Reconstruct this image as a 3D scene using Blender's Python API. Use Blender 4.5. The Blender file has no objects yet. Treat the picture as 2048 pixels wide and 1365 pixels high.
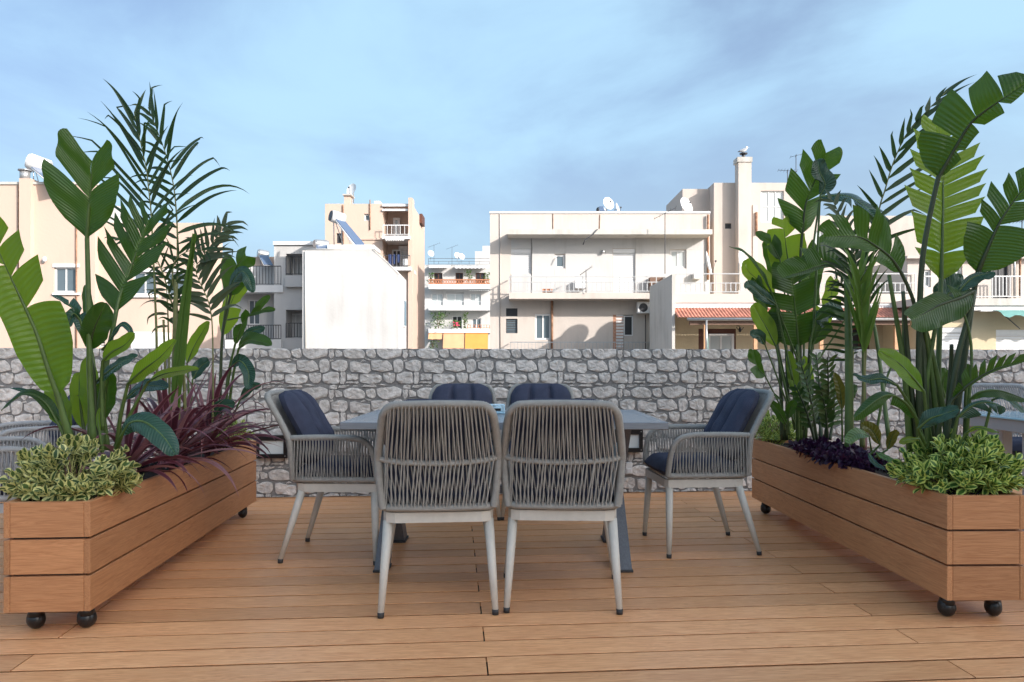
import bpy, bmesh, math, random
from mathutils import Vector, Matrix, Quaternion, noise
R = math.radians
rnd = random.Random(7)
scene = bpy.context.scene
C = scene.collection

# ------------------------------------------------------------------ camera
F, CX, HY, CAMZ = 1479.0, 1024.0, 728.0, 1.0      # focal (photo pixels), centre column, horizon row, eye height
cam_d = bpy.data.cameras.new('camera'); cam = bpy.data.objects.new('camera', cam_d); C.objects.link(cam)
cam.location = (0, 0, CAMZ); cam.rotation_euler = (R(90), 0, 0)
cam_d.sensor_width = 36; cam_d.lens = 36 * F / 2048
cam_d.shift_y = (HY - 682.5) / 2048
cam_d.clip_start = .05; cam_d.clip_end = 3000
scene.camera = cam

# ------------------------------------------------------------------ sky, sun, exposure
SUN_AZ, SUN_EL = 130.0, 23.0                      # azimuth clockwise from +Y: behind the camera, to the right
sd = Vector((math.sin(R(SUN_AZ)) * math.cos(R(SUN_EL)), math.cos(R(SUN_AZ)) * math.cos(R(SUN_EL)), math.sin(R(SUN_EL))))
world = bpy.data.worlds.new('World'); scene.world = world; world.use_nodes = True
def build_world():
    nt = world.node_tree; N = nt.nodes; L = nt.links; N.clear()
    out = N.new('ShaderNodeOutputWorld'); bg = N.new('ShaderNodeBackground')
    sky = N.new('ShaderNodeTexSky'); sky.sky_type = 'NISHITA'; sky.sun_disc = False
    sky.sun_elevation = R(SUN_EL); sky.sun_rotation = R(SUN_AZ); sky.altitude = 60
    sky.air_density = .55; sky.dust_density = 9; sky.ozone_density = 2.4
    tc = N.new('ShaderNodeTexCoord'); mp = N.new('ShaderNodeMapping')
    mp.inputs['Scale'].default_value = (1.2, 1.2, 2.6); mp.inputs['Location'].default_value = (1.3, .4, .75)
    mp.inputs['Rotation'].default_value = (R(8), R(14), R(20))
    n1 = N.new('ShaderNodeTexNoise'); n1.inputs['Scale'].default_value = 1.8; n1.inputs['Detail'].default_value = 7
    n1.inputs['Roughness'].default_value = .55; n1.inputs['Distortion'].default_value = .35
    cr = N.new('ShaderNodeValToRGB'); cr.color_ramp.elements[0].position = .36; cr.color_ramp.elements[1].position = .70
    cr.color_ramp.elements[0].color = (.26, .26, .26, 1); cr.color_ramp.elements[1].color = (.88, .88, .88, 1)
    cr.color_ramp.interpolation = 'EASE'
    mix = N.new('ShaderNodeMix'); mix.data_type = 'RGBA'
    L.new(tc.outputs['Generated'], mp.inputs['Vector']); L.new(mp.outputs[0], n1.inputs['Vector'])
    L.new(n1.outputs['Fac'], cr.inputs['Fac']); L.new(cr.outputs['Color'], mix.inputs[0])
    L.new(sky.outputs['Color'], mix.inputs[6]); mix.inputs[7].default_value = CLOUD
    # thin pale haze towards the horizon, the same all round
    sx = N.new('ShaderNodeSeparateXYZ'); L.new(tc.outputs['Generated'], sx.inputs[0])
    hz = N.new('ShaderNodeMapRange'); hz.interpolation_type = 'SMOOTHSTEP'; hz.inputs[1].default_value = .0; hz.inputs[2].default_value = .36; hz.inputs[3].default_value = .5; hz.inputs[4].default_value = 0
    L.new(sx.outputs[2], hz.inputs[0]); mh = N.new('ShaderNodeMix'); mh.data_type = 'RGBA'; mh.inputs[7].default_value = (1.95, 2.6, 2.9, 1)
    L.new(hz.outputs[0], mh.inputs[0]); L.new(mix.outputs[2], mh.inputs[6]); mix = mh
    L.new(mix.outputs[2], bg.inputs['Color']); bg.inputs['Strength'].default_value = SKY_STRENGTH
    L.new(bg.outputs[0], out.inputs[0])
SKY_STRENGTH = .12
CLOUD = (1.5, 2.33, 3.0, 1)
build_world()
sun_d = bpy.data.lights.new('sun', 'SUN'); sun = bpy.data.objects.new('sun', sun_d); C.objects.link(sun)
sun_d.energy = 2.0; sun_d.angle = R(.7); sun_d.color = (1, .95, .89)
sun.rotation_euler = sd.to_track_quat('Z', 'Y').to_euler(); sun.location = sd * 60
scene.view_settings.view_transform = 'Standard'; scene.view_settings.look = 'None'
scene.view_settings.exposure = 1.63; scene.view_settings.gamma = 1

# ------------------------------------------------------------------ materials
def sr(r, g, b):
    f = lambda c: (c / 255 / 12.92) if c <= 10.3 else ((c / 255 + .055) / 1.055) ** 2.4
    return (f(r), f(g), f(b), 1)
def new_mat(name):
    m = bpy.data.materials.new(name); m.use_nodes = True
    nt = m.node_tree; return m, nt.nodes, nt.links, nt.nodes['Principled BSDF']
def plain(name, col, rough=.5, metal=0, var=.12, scale=8, bump=0, bscale=60, spec=.5, stretch=(1, 1, 1), objrand=0):
    """principled with soft colour variation and fine relief"""
    m, N, L, p = new_mat(name)
    p.inputs['Roughness'].default_value = rough; p.inputs['Metallic'].default_value = metal
    p.inputs['Specular IOR Level'].default_value = spec
    tc = N.new('ShaderNodeTexCoord'); mp = N.new('ShaderNodeMapping'); mp.inputs['Scale'].default_value = stretch
    L.new(tc.outputs['Object'], mp.inputs['Vector'])
    n = N.new('ShaderNodeTexNoise'); n.inputs['Scale'].default_value = scale; n.inputs['Detail'].default_value = 6
    n.inputs['Roughness'].default_value = .6
    L.new(mp.outputs[0], n.inputs['Vector'])
    mr = N.new('ShaderNodeMapRange'); mr.inputs[1].default_value = .3; mr.inputs[2].default_value = .7
    mr.inputs[3].default_value = 1 - var; mr.inputs[4].default_value = 1 + var
    L.new(n.outputs['Fac'], mr.inputs[0])
    hs = N.new('ShaderNodeHueSaturation'); hs.inputs['Color'].default_value = col
    if objrand:
        oi = N.new('ShaderNodeObjectInfo'); m2 = N.new('ShaderNodeMapRange')
        m2.inputs[3].default_value = 1 - objrand; m2.inputs[4].default_value = 1 + objrand
        L.new(oi.outputs['Random'], m2.inputs[0]); mu = N.new('ShaderNodeMath'); mu.operation = 'MULTIPLY'
        L.new(mr.outputs[0], mu.inputs[0]); L.new(m2.outputs[0], mu.inputs[1]); L.new(mu.outputs[0], hs.inputs['Value'])
    else:
        L.new(mr.outputs[0], hs.inputs['Value'])
    L.new(hs.outputs[0], p.inputs['Base Color'])
    if bump:
        b = N.new('ShaderNodeBump'); b.inputs['Strength'].default_value = bump; b.inputs['Distance'].default_value = .01
        nb = N.new('ShaderNodeTexNoise'); nb.inputs['Scale'].default_value = bscale; nb.inputs['Detail'].default_value = 5
        L.new(mp.outputs[0], nb.inputs['Vector']); L.new(nb.outputs['Fac'], b.inputs['Height']); L.new(b.outputs[0], p.inputs['Normal'])
    return m
def wood(name, c1, c2, rough=.45, axis='X', gscale=1.0):
    """composite board: long embossed grain, cathedral figure, slight board-to-board change"""
    m, N, L, p = new_mat(name)
    tc = N.new('ShaderNodeTexCoord'); oi = N.new('ShaderNodeObjectInfo')
    off = N.new('ShaderNodeVectorMath'); off.operation = 'MULTIPLY_ADD'
    cb = N.new('ShaderNodeCombineXYZ'); 
    for i in range(3): L.new(oi.outputs['Random'], cb.inputs[i])
    off.inputs[1].default_value = (37, 11, 5)
    L.new(cb.outputs[0], off.inputs[0]); L.new(tc.outputs['Object'], off.inputs[2])
    mp = N.new('ShaderNodeMapping')
    s = [26 * gscale] * 3; s['XYZ'.index(axis)] = 1.6 * gscale
    mp.inputs['Scale'].default_value = s
    L.new(off.outputs[0], mp.inputs['Vector'])
    n = N.new('ShaderNodeTexNoise'); n.inputs['Scale'].default_value = 1.3; n.inputs['Detail'].default_value = 5; n.inputs['Distortion'].default_value = 1.6
    L.new(mp.outputs[0], n.inputs['Vector'])
    fr = N.new('ShaderNodeMath'); fr.operation = 'MULTIPLY'; fr.inputs[1].default_value = 9; L.new(n.outputs['Fac'], fr.inputs[0])
    pp = N.new('ShaderNodeMath'); pp.operation = 'PINGPONG'; pp.inputs[1].default_value = .5; L.new(fr.outputs[0], pp.inputs[0])
    n2 = N.new('ShaderNodeTexNoise'); n2.inputs['Scale'].default_value = 6; n2.inputs['Detail'].default_value = 6; L.new(mp.outputs[0], n2.inputs['Vector'])
    ad = N.new('ShaderNodeMath'); ad.operation = 'MULTIPLY_ADD'; ad.inputs[1].default_value = .75
    L.new(pp.outputs[0], ad.inputs[0]); L.new(n2.outputs['Fac'], ad.inputs[2])
    cr = N.new('ShaderNodeValToRGB'); cr.color_ramp.elements[0].position = .32; cr.color_ramp.elements[1].position = .92
    cr.color_ramp.elements[0].color = c1; cr.color_ramp.elements[1].color = c2
    L.new(ad.outputs[0], cr.inputs['Fac'])
    hs = N.new('ShaderNodeHueSaturation'); mr = N.new('ShaderNodeMapRange'); mr.inputs[3].default_value = .83; mr.inputs[4].default_value = 1.12
    L.new(oi.outputs['Random'], mr.inputs[0]); L.new(mr.outputs[0], hs.inputs['Value']); L.new(cr.outputs[0], hs.inputs['Color'])
    # worn, dusty patches
    n3 = N.new('ShaderNodeTexNoise'); n3.inputs['Scale'].default_value = 2.3; n3.inputs['Detail'].default_value = 5; L.new(off.outputs[0], n3.inputs['Vector'])
    mr3 = N.new('ShaderNodeMapRange'); mr3.inputs[1].default_value = .35; mr3.inputs[2].default_value = .7; mr3.inputs[3].default_value = rough - .07; mr3.inputs[4].default_value = rough + .12
    L.new(n3.outputs['Fac'], mr3.inputs[0]); L.new(mr3.outputs[0], p.inputs['Roughness'])
    L.new(hs.outputs[0], p.inputs['Base Color'])
    b = N.new('ShaderNodeBump'); b.inputs['Strength'].default_value = .35; b.inputs['Distance'].default_value = .002
    L.new(ad.outputs[0], b.inputs['Height']); L.new(b.outputs[0], p.inputs['Normal'])
    return m
def stucco(name, col, stain=(.35, .32, .30, 1), amt=.25, rough=.9):
    """painted plaster with rain streaks and blotches"""
    m, N, L, p = new_mat(name); p.inputs['Roughness'].default_value = rough; p.inputs['Specular IOR Level'].default_value = .2
    g = N.new('ShaderNodeNewGeometry')
    mp = N.new('ShaderNodeMapping'); mp.inputs['Scale'].default_value = (1.5, 1.5, .16); L.new(g.outputs['Position'], mp.inputs['Vector'])
    n = N.new('ShaderNodeTexNoise'); n.inputs['Scale'].default_value = 1.6; n.inputs['Detail'].default_value = 8; n.inputs['Roughness'].default_value = .65
    L.new(mp.outputs[0], n.inputs['Vector'])
    n2 = N.new('ShaderNodeTexNoise'); n2.inputs['Scale'].default_value = .55; n2.inputs['Detail'].default_value = 8; L.new(g.outputs['Position'], n2.inputs['Vector'])
    mx = N.new('ShaderNodeMath'); mx.operation = 'MULTIPLY'; L.new(n.outputs['Fac'], mx.inputs[0]); L.new(n2.outputs['Fac'], mx.inputs[1])
    mr = N.new('ShaderNodeMapRange'); mr.inputs[1].default_value = .24; mr.inputs[2].default_value = .46; mr.inputs[3].default_value = 0; mr.inputs[4].default_value = amt
    L.new(mx.outputs[0], mr.inputs[0])
    mix = N.new('ShaderNodeMix'); mix.data_type = 'RGBA'; mix.inputs[6].default_value = col; mix.inputs[7].default_value = stain
    L.new(mr.outputs[0], mix.inputs[0]); L.new(mix.outputs[2], p.inputs['Base Color'])
    b = N.new('ShaderNodeBump'); b.inputs['Strength'].default_value = .25; b.inputs['Distance'].default_value = .02
    nb = N.new('ShaderNodeTexNoise'); nb.inputs['Scale'].default_value = 9; nb.inputs['Detail'].default_value = 8; L.new(g.outputs['Position'], nb.inputs['Vector'])
    L.new(nb.outputs['Fac'], b.inputs['Height']); L.new(b.outputs[0], p.inputs['Normal'])
    return m
def leafmat(name, c_a, c_b, trans, rough=.38, vein=0, edge=None, edge_w=.62, tl=.35, rib=None):
    """leaf: two greens by object, side veins from the UV, optional pale margin, light passing through"""
    m, N, L, p = new_mat(name); p.inputs['Roughness'].default_value = rough
    oi = N.new('ShaderNodeObjectInfo'); uv = N.new('ShaderNodeUVMap'); sep = N.new('ShaderNodeSeparateXYZ'); L.new(uv.outputs[0], sep.inputs[0])
    g = N.new('ShaderNodeNewGeometry')
    n = N.new('ShaderNodeTexNoise'); n.inputs['Scale'].default_value = 14; n.inputs['Detail'].default_value = 4; L.new(g.outputs['Position'], n.inputs['Vector'])
    f = N.new('ShaderNodeMath'); f.operation = 'MULTIPLY_ADD'; f.inputs[1].default_value = .45; L.new(n.outputs['Fac'], f.inputs[0])
    r_ = N.new('ShaderNodeMath'); r_.operation = 'MULTIPLY_ADD'; r_.inputs[1].default_value = .9; r_.inputs[2].default_value = -.2
    L.new(oi.outputs['Random'], r_.inputs[0]); L.new(r_.outputs[0], f.inputs[2])
    mix = N.new('ShaderNodeMix'); mix.data_type = 'RGBA'; mix.inputs[6].default_value = c_a; mix.inputs[7].default_value = c_b
    L.new(f.outputs[0], mix.inputs[0]); col = mix.outputs[2]
    au = N.new('ShaderNodeMath'); au.operation = 'MULTIPLY_ADD'; au.inputs[1].default_value = 2; au.inputs[2].default_value = -1; L.new(sep.outputs[0], au.inputs[0])
    ab = N.new('ShaderNodeMath'); ab.operation = 'ABSOLUTE'; L.new(au.outputs[0], ab.inputs[0])
    if edge:
        nn = N.new('ShaderNodeMath'); nn.operation = 'MULTIPLY_ADD'; nn.inputs[1].default_value = .5; L.new(n.outputs['Fac'], nn.inputs[0]); L.new(ab.outputs[0], nn.inputs[2])
        mr = N.new('ShaderNodeMapRange'); mr.inputs[1].default_value = edge_w + .2; mr.inputs[2].default_value = edge_w + .32; L.new(nn.outputs[0], mr.inputs[0])
        mx = N.new('ShaderNodeMix'); mx.data_type = 'RGBA'; mx.inputs[7].default_value = edge; L.new(mr.outputs[0], mx.inputs[0]); L.new(col, mx.inputs[6]); col = mx.outputs[2]
    if rib:
        mr = N.new('ShaderNodeMapRange'); mr.inputs[1].default_value = .05; mr.inputs[2].default_value = .11; mr.inputs[3].default_value = 1; mr.inputs[4].default_value = 0
        L.new(ab.outputs[0], mr.inputs[0])
        mx = N.new('ShaderNodeMix'); mx.data_type = 'RGBA'; mx.inputs[7].default_value = rib; L.new(mr.outputs[0], mx.inputs[0]); L.new(col, mx.inputs[6]); col = mx.outputs[2]
    if vein:
        w = N.new('ShaderNodeMath'); w.operation = 'MULTIPLY'; w.inputs[1].default_value = vein; L.new(sep.outputs[1], w.inputs[0])
        sn = N.new('ShaderNodeMath'); sn.operation = 'SINE'; L.new(w.outputs[0], sn.inputs[0])
        hs = N.new('ShaderNodeHueSaturation'); mv = N.new('ShaderNodeMapRange'); mv.inputs[1].default_value = -1; mv.inputs[3].default_value = .86; mv.inputs[4].default_value = 1.1
        L.new(sn.outputs[0], mv.inputs[0]); L.new(mv.outputs[0], hs.inputs['Value']); L.new(col, hs.inputs['Color']); col = hs.outputs[0]
        b = N.new('ShaderNodeBump'); b.inputs['Strength'].default_value = .3; b.inputs['Distance'].default_value = .004
        L.new(sn.outputs[0], b.inputs['Height']); L.new(b.outputs[0], p.inputs['Normal'])
    if vein:    # dry brown margin here and there
        n5 = N.new('ShaderNodeTexNoise'); n5.inputs['Scale'].default_value = 9; n5.inputs['Detail'].default_value = 3; L.new(g.outputs['Position'], n5.inputs['Vector'])
        a5 = N.new('ShaderNodeMath'); a5.operation = 'MULTIPLY_ADD'; a5.inputs[1].default_value = .9; L.new(n5.outputs['Fac'], a5.inputs[0]); L.new(ab.outputs[0], a5.inputs[2])
        m5 = N.new('ShaderNodeMapRange'); m5.inputs[1].default_value = 1.52; m5.inputs[2].default_value = 1.6; m5.inputs[4].default_value = .85; L.new(a5.outputs[0], m5.inputs[0])
        x5 = N.new('ShaderNodeMix'); x5.data_type = 'RGBA'; x5.inputs[7].default_value = (.16, .10, .03, 1); L.new(m5.outputs[0], x5.inputs[0]); L.new(col, x5.inputs[6]); col = x5.outputs[2]
    L.new(col, p.inputs['Base Color'])
    t = N.new('ShaderNodeBsdfTranslucent'); t.inputs['Color'].default_value = trans
    if edge: L.new(col, t.inputs['Color'])
    ms = N.new('ShaderNodeMixShader'); ms.inputs[0].default_value = tl
    L.new(p.outputs[0], ms.inputs[1]); L.new(t.outputs[0], ms.inputs[2]); L.new(ms.outputs[0], N['Material Output'].inputs['Surface'])
    return m
def glassy(name, col, rough=.06):
    m, N, L, p = new_mat(name); p.inputs['Base Color'].default_value = col; p.inputs['Roughness'].default_value = rough
    p.inputs['Specular IOR Level'].default_value = .8
    return m

M = {}
M['deck'] = wood('deck wood composite', sr(204, 134, 88), sr(242, 182, 130), .36)
M['planter'] = wood('planter wood composite', sr(170, 114, 74), sr(196, 140, 96), .5, gscale=.8)
M['under'] = plain('dark void under deck', (.02, .017, .015, 1), .9)
M['stone'] = plain('grey rubble stone', (.62, .585, .555, 1), .85, var=.28, scale=26, bump=.9, bscale=38, objrand=.12)
M['mortar'] = plain('grey mortar', (.24, .235, .232, 1), .9, var=.2, scale=30, bump=.6, bscale=90)
M['rope'] = plain('taupe polyester rope', (.36, .348, .325, 1), .75, var=.12, scale=40, bump=.5, bscale=420)
M['rope_pale'] = plain('pale grey rope', (.42, .42, .43, 1), .75, var=.1, scale=40, bump=.5, bscale=420)
M['alu'] = plain('taupe powder coat', (.57, .54, .485, 1), .5, var=.06, scale=30, bump=.08, bscale=300)
M['alu_pale'] = plain('pale grey powder coat', (.40, .41, .43, 1), .45, var=.05)
M['cap'] = plain('dark rubber cap', (.03, .03, .032, 1), .6)
M['navy'] = plain('navy outdoor fabric', (.046, .052, .085, 1), .88, var=.14, scale=14, bump=.35, bscale=500, spec=.25)
M['table'] = plain('brushed grey table slats', (.20, .215, .24, 1), .22, var=.14, scale=10, bump=.15, bscale=60, stretch=(1, 22, 22))
M['tleg'] = plain('brushed grey table leg', (.115, .125, .145, 1), .45, var=.25, scale=10, bump=.15, bscale=50, stretch=(14, 14, 1.2))
M['black'] = plain('black plastic', (.012, .012, .013, 1), .3, var=.05)
M['soil'] = plain('potting soil', (.028, .02, .015, 1), .95, var=.5, scale=60, bump=1, bscale=90)
M['film'] = plain('crumpled black liner film', (.03, .03, .034, 1), .12, var=.1)
M['railwhite'] = plain('dull white railing paint', (.42, .42, .42, 1), .5, var=.05)
M['white'] = plain('white paint', (.68, .67, .66, 1), .5, var=.03)
M['diffuser'] = plain('frosted lamp glass', (.62, .66, .66, 1), .3, var=.05)
M['metal'] = plain('galvanised metal', (.42, .42, .42, 1), .35, metal=.6, var=.15)
M['dkmetal'] = plain('dark iron', (.05, .05, .055, 1), .5, var=.1)
M['concrete'] = stucco('bare concrete', (.52, .49, .45, 1), (.25, .23, .2, 1), .6)
M['peach'] = stucco('peach plaster', (.56, .42, .34, 1), (.45, .34, .28, 1), .4)
M['cream'] = stucco('cream plaster', (.54, .475, .425, 1), (.36, .31, .27, 1), .5)
M['whitewall'] = stucco('white plaster', (.52, .505, .49, 1), (.37, .35, .33, 1), .6)
M['yellow'] = stucco('pale yellow plaster', (.56, .465, .315, 1), (.42, .34, .23, 1), .3)
M['pinkish'] = stucco('weathered pink plaster', (.52, .445, .395, 1), (.34, .30, .275, 1), .55)
M['shadewall'] = stucco('shading block plaster', (.72, .69, .64, 1), (.5, .47, .43, 1), .2)  # plaster of the unseen block added to shade the terrace
M['ground'] = plain('street ground', (.16, .155, .15, 1), .9, var=.2, scale=.3)
M['pane'] = glassy('window glass', (.10, .13, .15, 1))
M['panelight'] = glassy('curtained glass', (.45, .48, .48, 1), .15)
M['dark'] = plain('dark interior', (.018, .018, .022, 1), .5)
M['shutter'] = plain('white roller shutter', (.66, .655, .65, 1), .5, var=.03)
M['terracotta'] = plain('terracotta', (.50, .20, .10, 1), .8, var=.25, scale=6)
M['tile'] = plain('red roof tile', (.46, .19, .13, 1), .8, var=.35, scale=3)
M['brown'] = plain('brown door wood', (.10, .035, .02, 1), .6, var=.2)
M['oldwood'] = plain('weathered beam', (.17, .10, .07, 1), .8, var=.3, stretch=(1, 8, 8))
M['post'] = plain('pine post', (.50, .28, .15, 1), .7, var=.15)
M['orange'] = plain('orange awning cloth', (.70, .28, .06, 1), .8, var=.08, scale=1)
M['salmon'] = plain('salmon awning cloth', (.70, .34, .18, 1), .8, var=.08, scale=1)
M['green_cloth'] = plain('green awning cloth', (.14, .30, .27, 1), .8, var=.15, scale=3)
M['blue_cloth'] = plain('navy laundry', (.03, .05, .13, 1), .85, var=.2)
M['panel'] = glassy('solar collector glass', (.10, .14, .22, 1), .12)
M['rust'] = plain('rusty pipe', (.28, .15, .09, 1), .85, var=.5, scale=5)
M['brickred'] = plain('bare brick', (.45, .24, .16, 1), .9, var=.4, scale=9)
M['dish'] = plain('white dish enamel', (.72, .72, .72, 1), .45, var=.08)
M['strel'] = leafmat('strelitzia leaf', (.011, .036, .009, 1), (.03, .08, .014, 1), (.15, .32, .02, 1), .3, vein=190, tl=.34, rib=(.07, .13, .03, 1))
M['strel_bright'] = leafmat('young strelitzia leaf', (.035, .10, .014, 1), (.065, .15, .02, 1), (.44, .62, .035, 1), .32, vein=190, tl=.55, rib=(.12, .2, .04, 1))  # lighter and more translucent than the other strelitzia leaf
M['teal'] = leafmat('glossy blue green leaf', (.018, .06, .04, 1), (.035, .09, .055, 1), (.05, .15, .05, 1), .27, vein=150, tl=.16, rib=(.08, .16, .09, 1))
M['stalk'] = plain('leaf stalk', (.07, .12, .025, 1), .45, var=.25, scale=10)
M['stalk_dark'] = plain('dark leaf stalk', (.035, .055, .02, 1), .45, var=.25, scale=10)
M['cane'] = plain('palm cane', (.17, .18, .06, 1), .5, var=.3, scale=14)
M['palm'] = leafmat('palm leaflet', (.011, .03, .011, 1), (.025, .06, .016, 1), (.06, .15, .02, 1), .42, tl=.25)
M['palm_dry'] = leafmat('dull grey palm leaflet', (.05, .075, .045, 1), (.09, .11, .06, 1), (.1, .16, .06, 1), .5, tl=.25)
M['palm_bright'] = leafmat('fresh palm leaflet', (.09, .18, .03, 1), (.14, .24, .04, 1), (.22, .38, .05, 1), .42, tl=.35)
M['cordy'] = leafmat('burgundy strap leaf', (.07, .016, .026, 1), (.16, .045, .065, 1), (.34, .06, .10, 1), .38, tl=.28, edge=(.27, .10, .13, 1), edge_w=.75)
M['cordy_pale'] = leafmat('pink brown strap leaf', (.22, .11, .12, 1), (.34, .18, .19, 1), (.4, .15, .16, 1), .4, tl=.3)
M['varieg'] = leafmat('cream edged leaf', (.05, .10, .03, 1), (.10, .16, .045, 1), (.2, .3, .06, 1), .42, edge=(.66, .64, .26, 1), edge_w=.44, tl=.22)
M['varieg2'] = leafmat('lime edged leaf', (.045, .12, .025, 1), (.08, .18, .03, 1), (.2, .35, .05, 1), .42, edge=(.60, .68, .18, 1), edge_w=.46, tl=.22)
M['purple'] = leafmat('dark purple leaf', (.025, .010, .032, 1), (.05, .016, .055, 1), (.1, .02, .08, 1), .4, tl=.15)
M['zz'] = leafmat('waxy dark leaf', (.025, .065, .02, 1), (.06, .12, .03, 1), (.1, .2, .03, 1), .28, tl=.2)
M['croton'] = leafmat('yellow veined leaf', (.09, .10, .018, 1), (.16, .15, .02, 1), (.3, .25, .03, 1), .35, vein=60, tl=.3)
M['striped'] = leafmat('pale striped leaf', (.10, .20, .05, 1), (.14, .24, .07, 1), (.2, .35, .08, 1), .4, vein=70, tl=.25, rib=(.3, .4, .15, 1))
M['bird'] = plain('white feathers', (.75, .75, .74, 1), .7)
M['birdgrey'] = plain('grey feathers', (.30, .31, .33, 1), .7)
M['flower'] = plain('pink flowers', (.6, .06, .12, 1), .7)
M['fgreen'] = leafmat('balcony foliage', (.06, .12, .03, 1), (.12, .2, .04, 1), (.15, .3, .04, 1), .5, tl=.3)

# ------------------------------------------------------------------ mesh builders
ROOTLOC = {}
class MB:
    def __init__(s): s.v = []; s.f = []; s.sm = []; s.uv = {}
    def add(s, vs, fs, smooth=False, uvs=None):
        o = len(s.v); s.v += [tuple(v) for v in vs]
        for f in fs: s.f.append(tuple(i + o for i in f)); s.sm.append(smooth)
        if uvs:
            for i, u in enumerate(uvs): s.uv[o + i] = u
        return s
    def box(s, x0, x1, y0, y1, z0, z1, mat=None):
        vs = [Vector(p) for p in ((x0, y0, z0), (x1, y0, z0), (x1, y1, z0), (x0, y1, z0), (x0, y0, z1), (x1, y0, z1), (x1, y1, z1), (x0, y1, z1))]
        if mat: vs = [mat @ v for v in vs]
        return s.add(vs, [(0, 3, 2, 1), (4, 5, 6, 7), (0, 1, 5, 4), (1, 2, 6, 5), (2, 3, 7, 6), (3, 0, 4, 7)])
    def cbox(s, x0, x1, y0, y1, z0, z1, b=.003, mat=None):
        """box with chamfered edges"""
        X = (x0, x1); Y = (y0, y1); Z = (z0, z1); vs = []; idx = {}
        for i in (0, 1):
            for j in (0, 1):
                for k in (0, 1):
                    sx, sy, sz = (1 if i == 0 else -1), (1 if j == 0 else -1), (1 if k == 0 else -1)
                    for a in range(3):
                        p = [X[i] + sx * b, Y[j] + sy * b, Z[k] + sz * b]; p[a] = (X[i], Y[j], Z[k])[a]
                        idx[i, j, k, a] = len(vs); vs.append(Vector(p))
        if mat: vs = [mat @ v for v in vs]
        fs = []; q = idx
        for i in (0, 1):
            f = [q[i, 0, 0, 0], q[i, 1, 0, 0], q[i, 1, 1, 0], q[i, 0, 1, 0]]; fs.append(f if i else f[::-1])
            f = [q[0, i, 0, 1], q[1, i, 0, 1], q[1, i, 1, 1], q[0, i, 1, 1]]; fs.append(f[::-1] if i else f)
            f = [q[0, 0, i, 2], q[1, 0, i, 2], q[1, 1, i, 2], q[0, 1, i, 2]]; fs.append(f if i else f[::-1])
        for i in (0, 1):
            for j in (0, 1):
                f = [q[0, i, j, 1], q[1, i, j, 1], q[1, i, j, 2], q[0, i, j, 2]]; fs.append(f if i == j else f[::-1])
                f = [q[i, 0, j, 0], q[i, 1, j, 0], q[i, 1, j, 2], q[i, 0, j, 2]]; fs.append(f[::-1] if i == j else f)
                f = [q[i, j, 0, 0], q[i, j, 1, 0], q[i, j, 1, 1], q[i, j, 0, 1]]; fs.append(f if i == j else f[::-1])
                for k in (0, 1):
                    f = [q[i, j, k, 0], q[i, j, k, 1], q[i, j, k, 2]]; fs.append(f if (i + j + k) % 2 else f[::-1])
        return s.add(vs, fs)
    def tube(s, pts, rad, n=8, caps=True, smooth=True, closed=False, squash=None):
        pts = [Vector(p) for p in pts]; m = len(pts)
        rad = [rad] * m if isinstance(rad, (int, float)) else rad
        vs = []; fs = []; prev = None
        for i in range(m):
            if closed: t = pts[(i + 1) % m] - pts[i - 1]
            else: t = pts[min(i + 1, m - 1)] - pts[max(i - 1, 0)]
            if t.length < 1e-9: t = Vector((0, 0, 1))
            t.normalize()
            if prev is None:
                a = Vector((0, 0, 1)) if abs(t.z) < .9 else Vector((1, 0, 0)); u = t.cross(a).normalized()
            else:
                u = prev - t * prev.dot(t); u = u.normalized() if u.length > 1e-6 else t.orthogonal().normalized()
            prev = u; w = t.cross(u)
            for k in range(n):
                a = 2 * math.pi * k / n
                vs.append(pts[i] + (u * math.cos(a) + w * math.sin(a)) * rad[i])
        for i in range(m if closed else m - 1):
            j = (i + 1) % m
            for k in range(n):
                fs.append((i * n + k, i * n + (k + 1) % n, j * n + (k + 1) % n, j * n + k))
        s.add(vs, fs, smooth)
        if caps and not closed:
            o = len(s.v) - len(vs)
            s.f.append(tuple(o + k for k in range(n))[::-1]); s.sm.append(False)
            s.f.append(tuple(o + (m - 1) * n + k for k in range(n))); s.sm.append(False)
        return s
    def sphere(s, c, r, nu=12, nv=8, sc=(1, 1, 1), mat=None):
        c = Vector(c); vs = [Vector((0, 0, 1))]; fs = []
        for i in range(1, nv):
            th = math.pi * i / nv
            for k in range(nu):
                a = 2 * math.pi * k / nu; vs.append(Vector((math.sin(th) * math.cos(a), math.sin(th) * math.sin(a), math.cos(th))))
        vs.append(Vector((0, 0, -1)))
        for k in range(nu):
            fs.append((0, 1 + k, 1 + (k + 1) % nu)); e = len(vs) - 1
            fs.append((e, 1 + (nv - 2) * nu + (k + 1) % nu, 1 + (nv - 2) * nu + k))
        for i in range(nv - 2):
            for k in range(nu):
                fs.append((1 + i * nu + k, 1 + (i + 1) * nu + k, 1 + (i + 1) * nu + (k + 1) % nu, 1 + i * nu + (k + 1) % nu))
        vs = [Vector((v.x * sc[0], v.y * sc[1], v.z * sc[2])) * r for v in vs]
        if mat: vs = [mat @ v for v in vs]
        return s.add([v + c for v in vs], fs, True)
    def prism(s, poly, y0, y1):
        """polygon in x-z (anticlockwise seen from -y) extruded from y0 to y1"""
        n = len(poly); vs = [(x, y0, z) for x, z in poly] + [(x, y1, z) for x, z in poly]
        fs = [tuple(range(n)), tuple(range(n, 2 * n))[::-1]]
        for i in range(n):
            j = (i + 1) % n; fs.append((i, i + n, j + n, j))
        return s.add(vs, fs)
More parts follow.
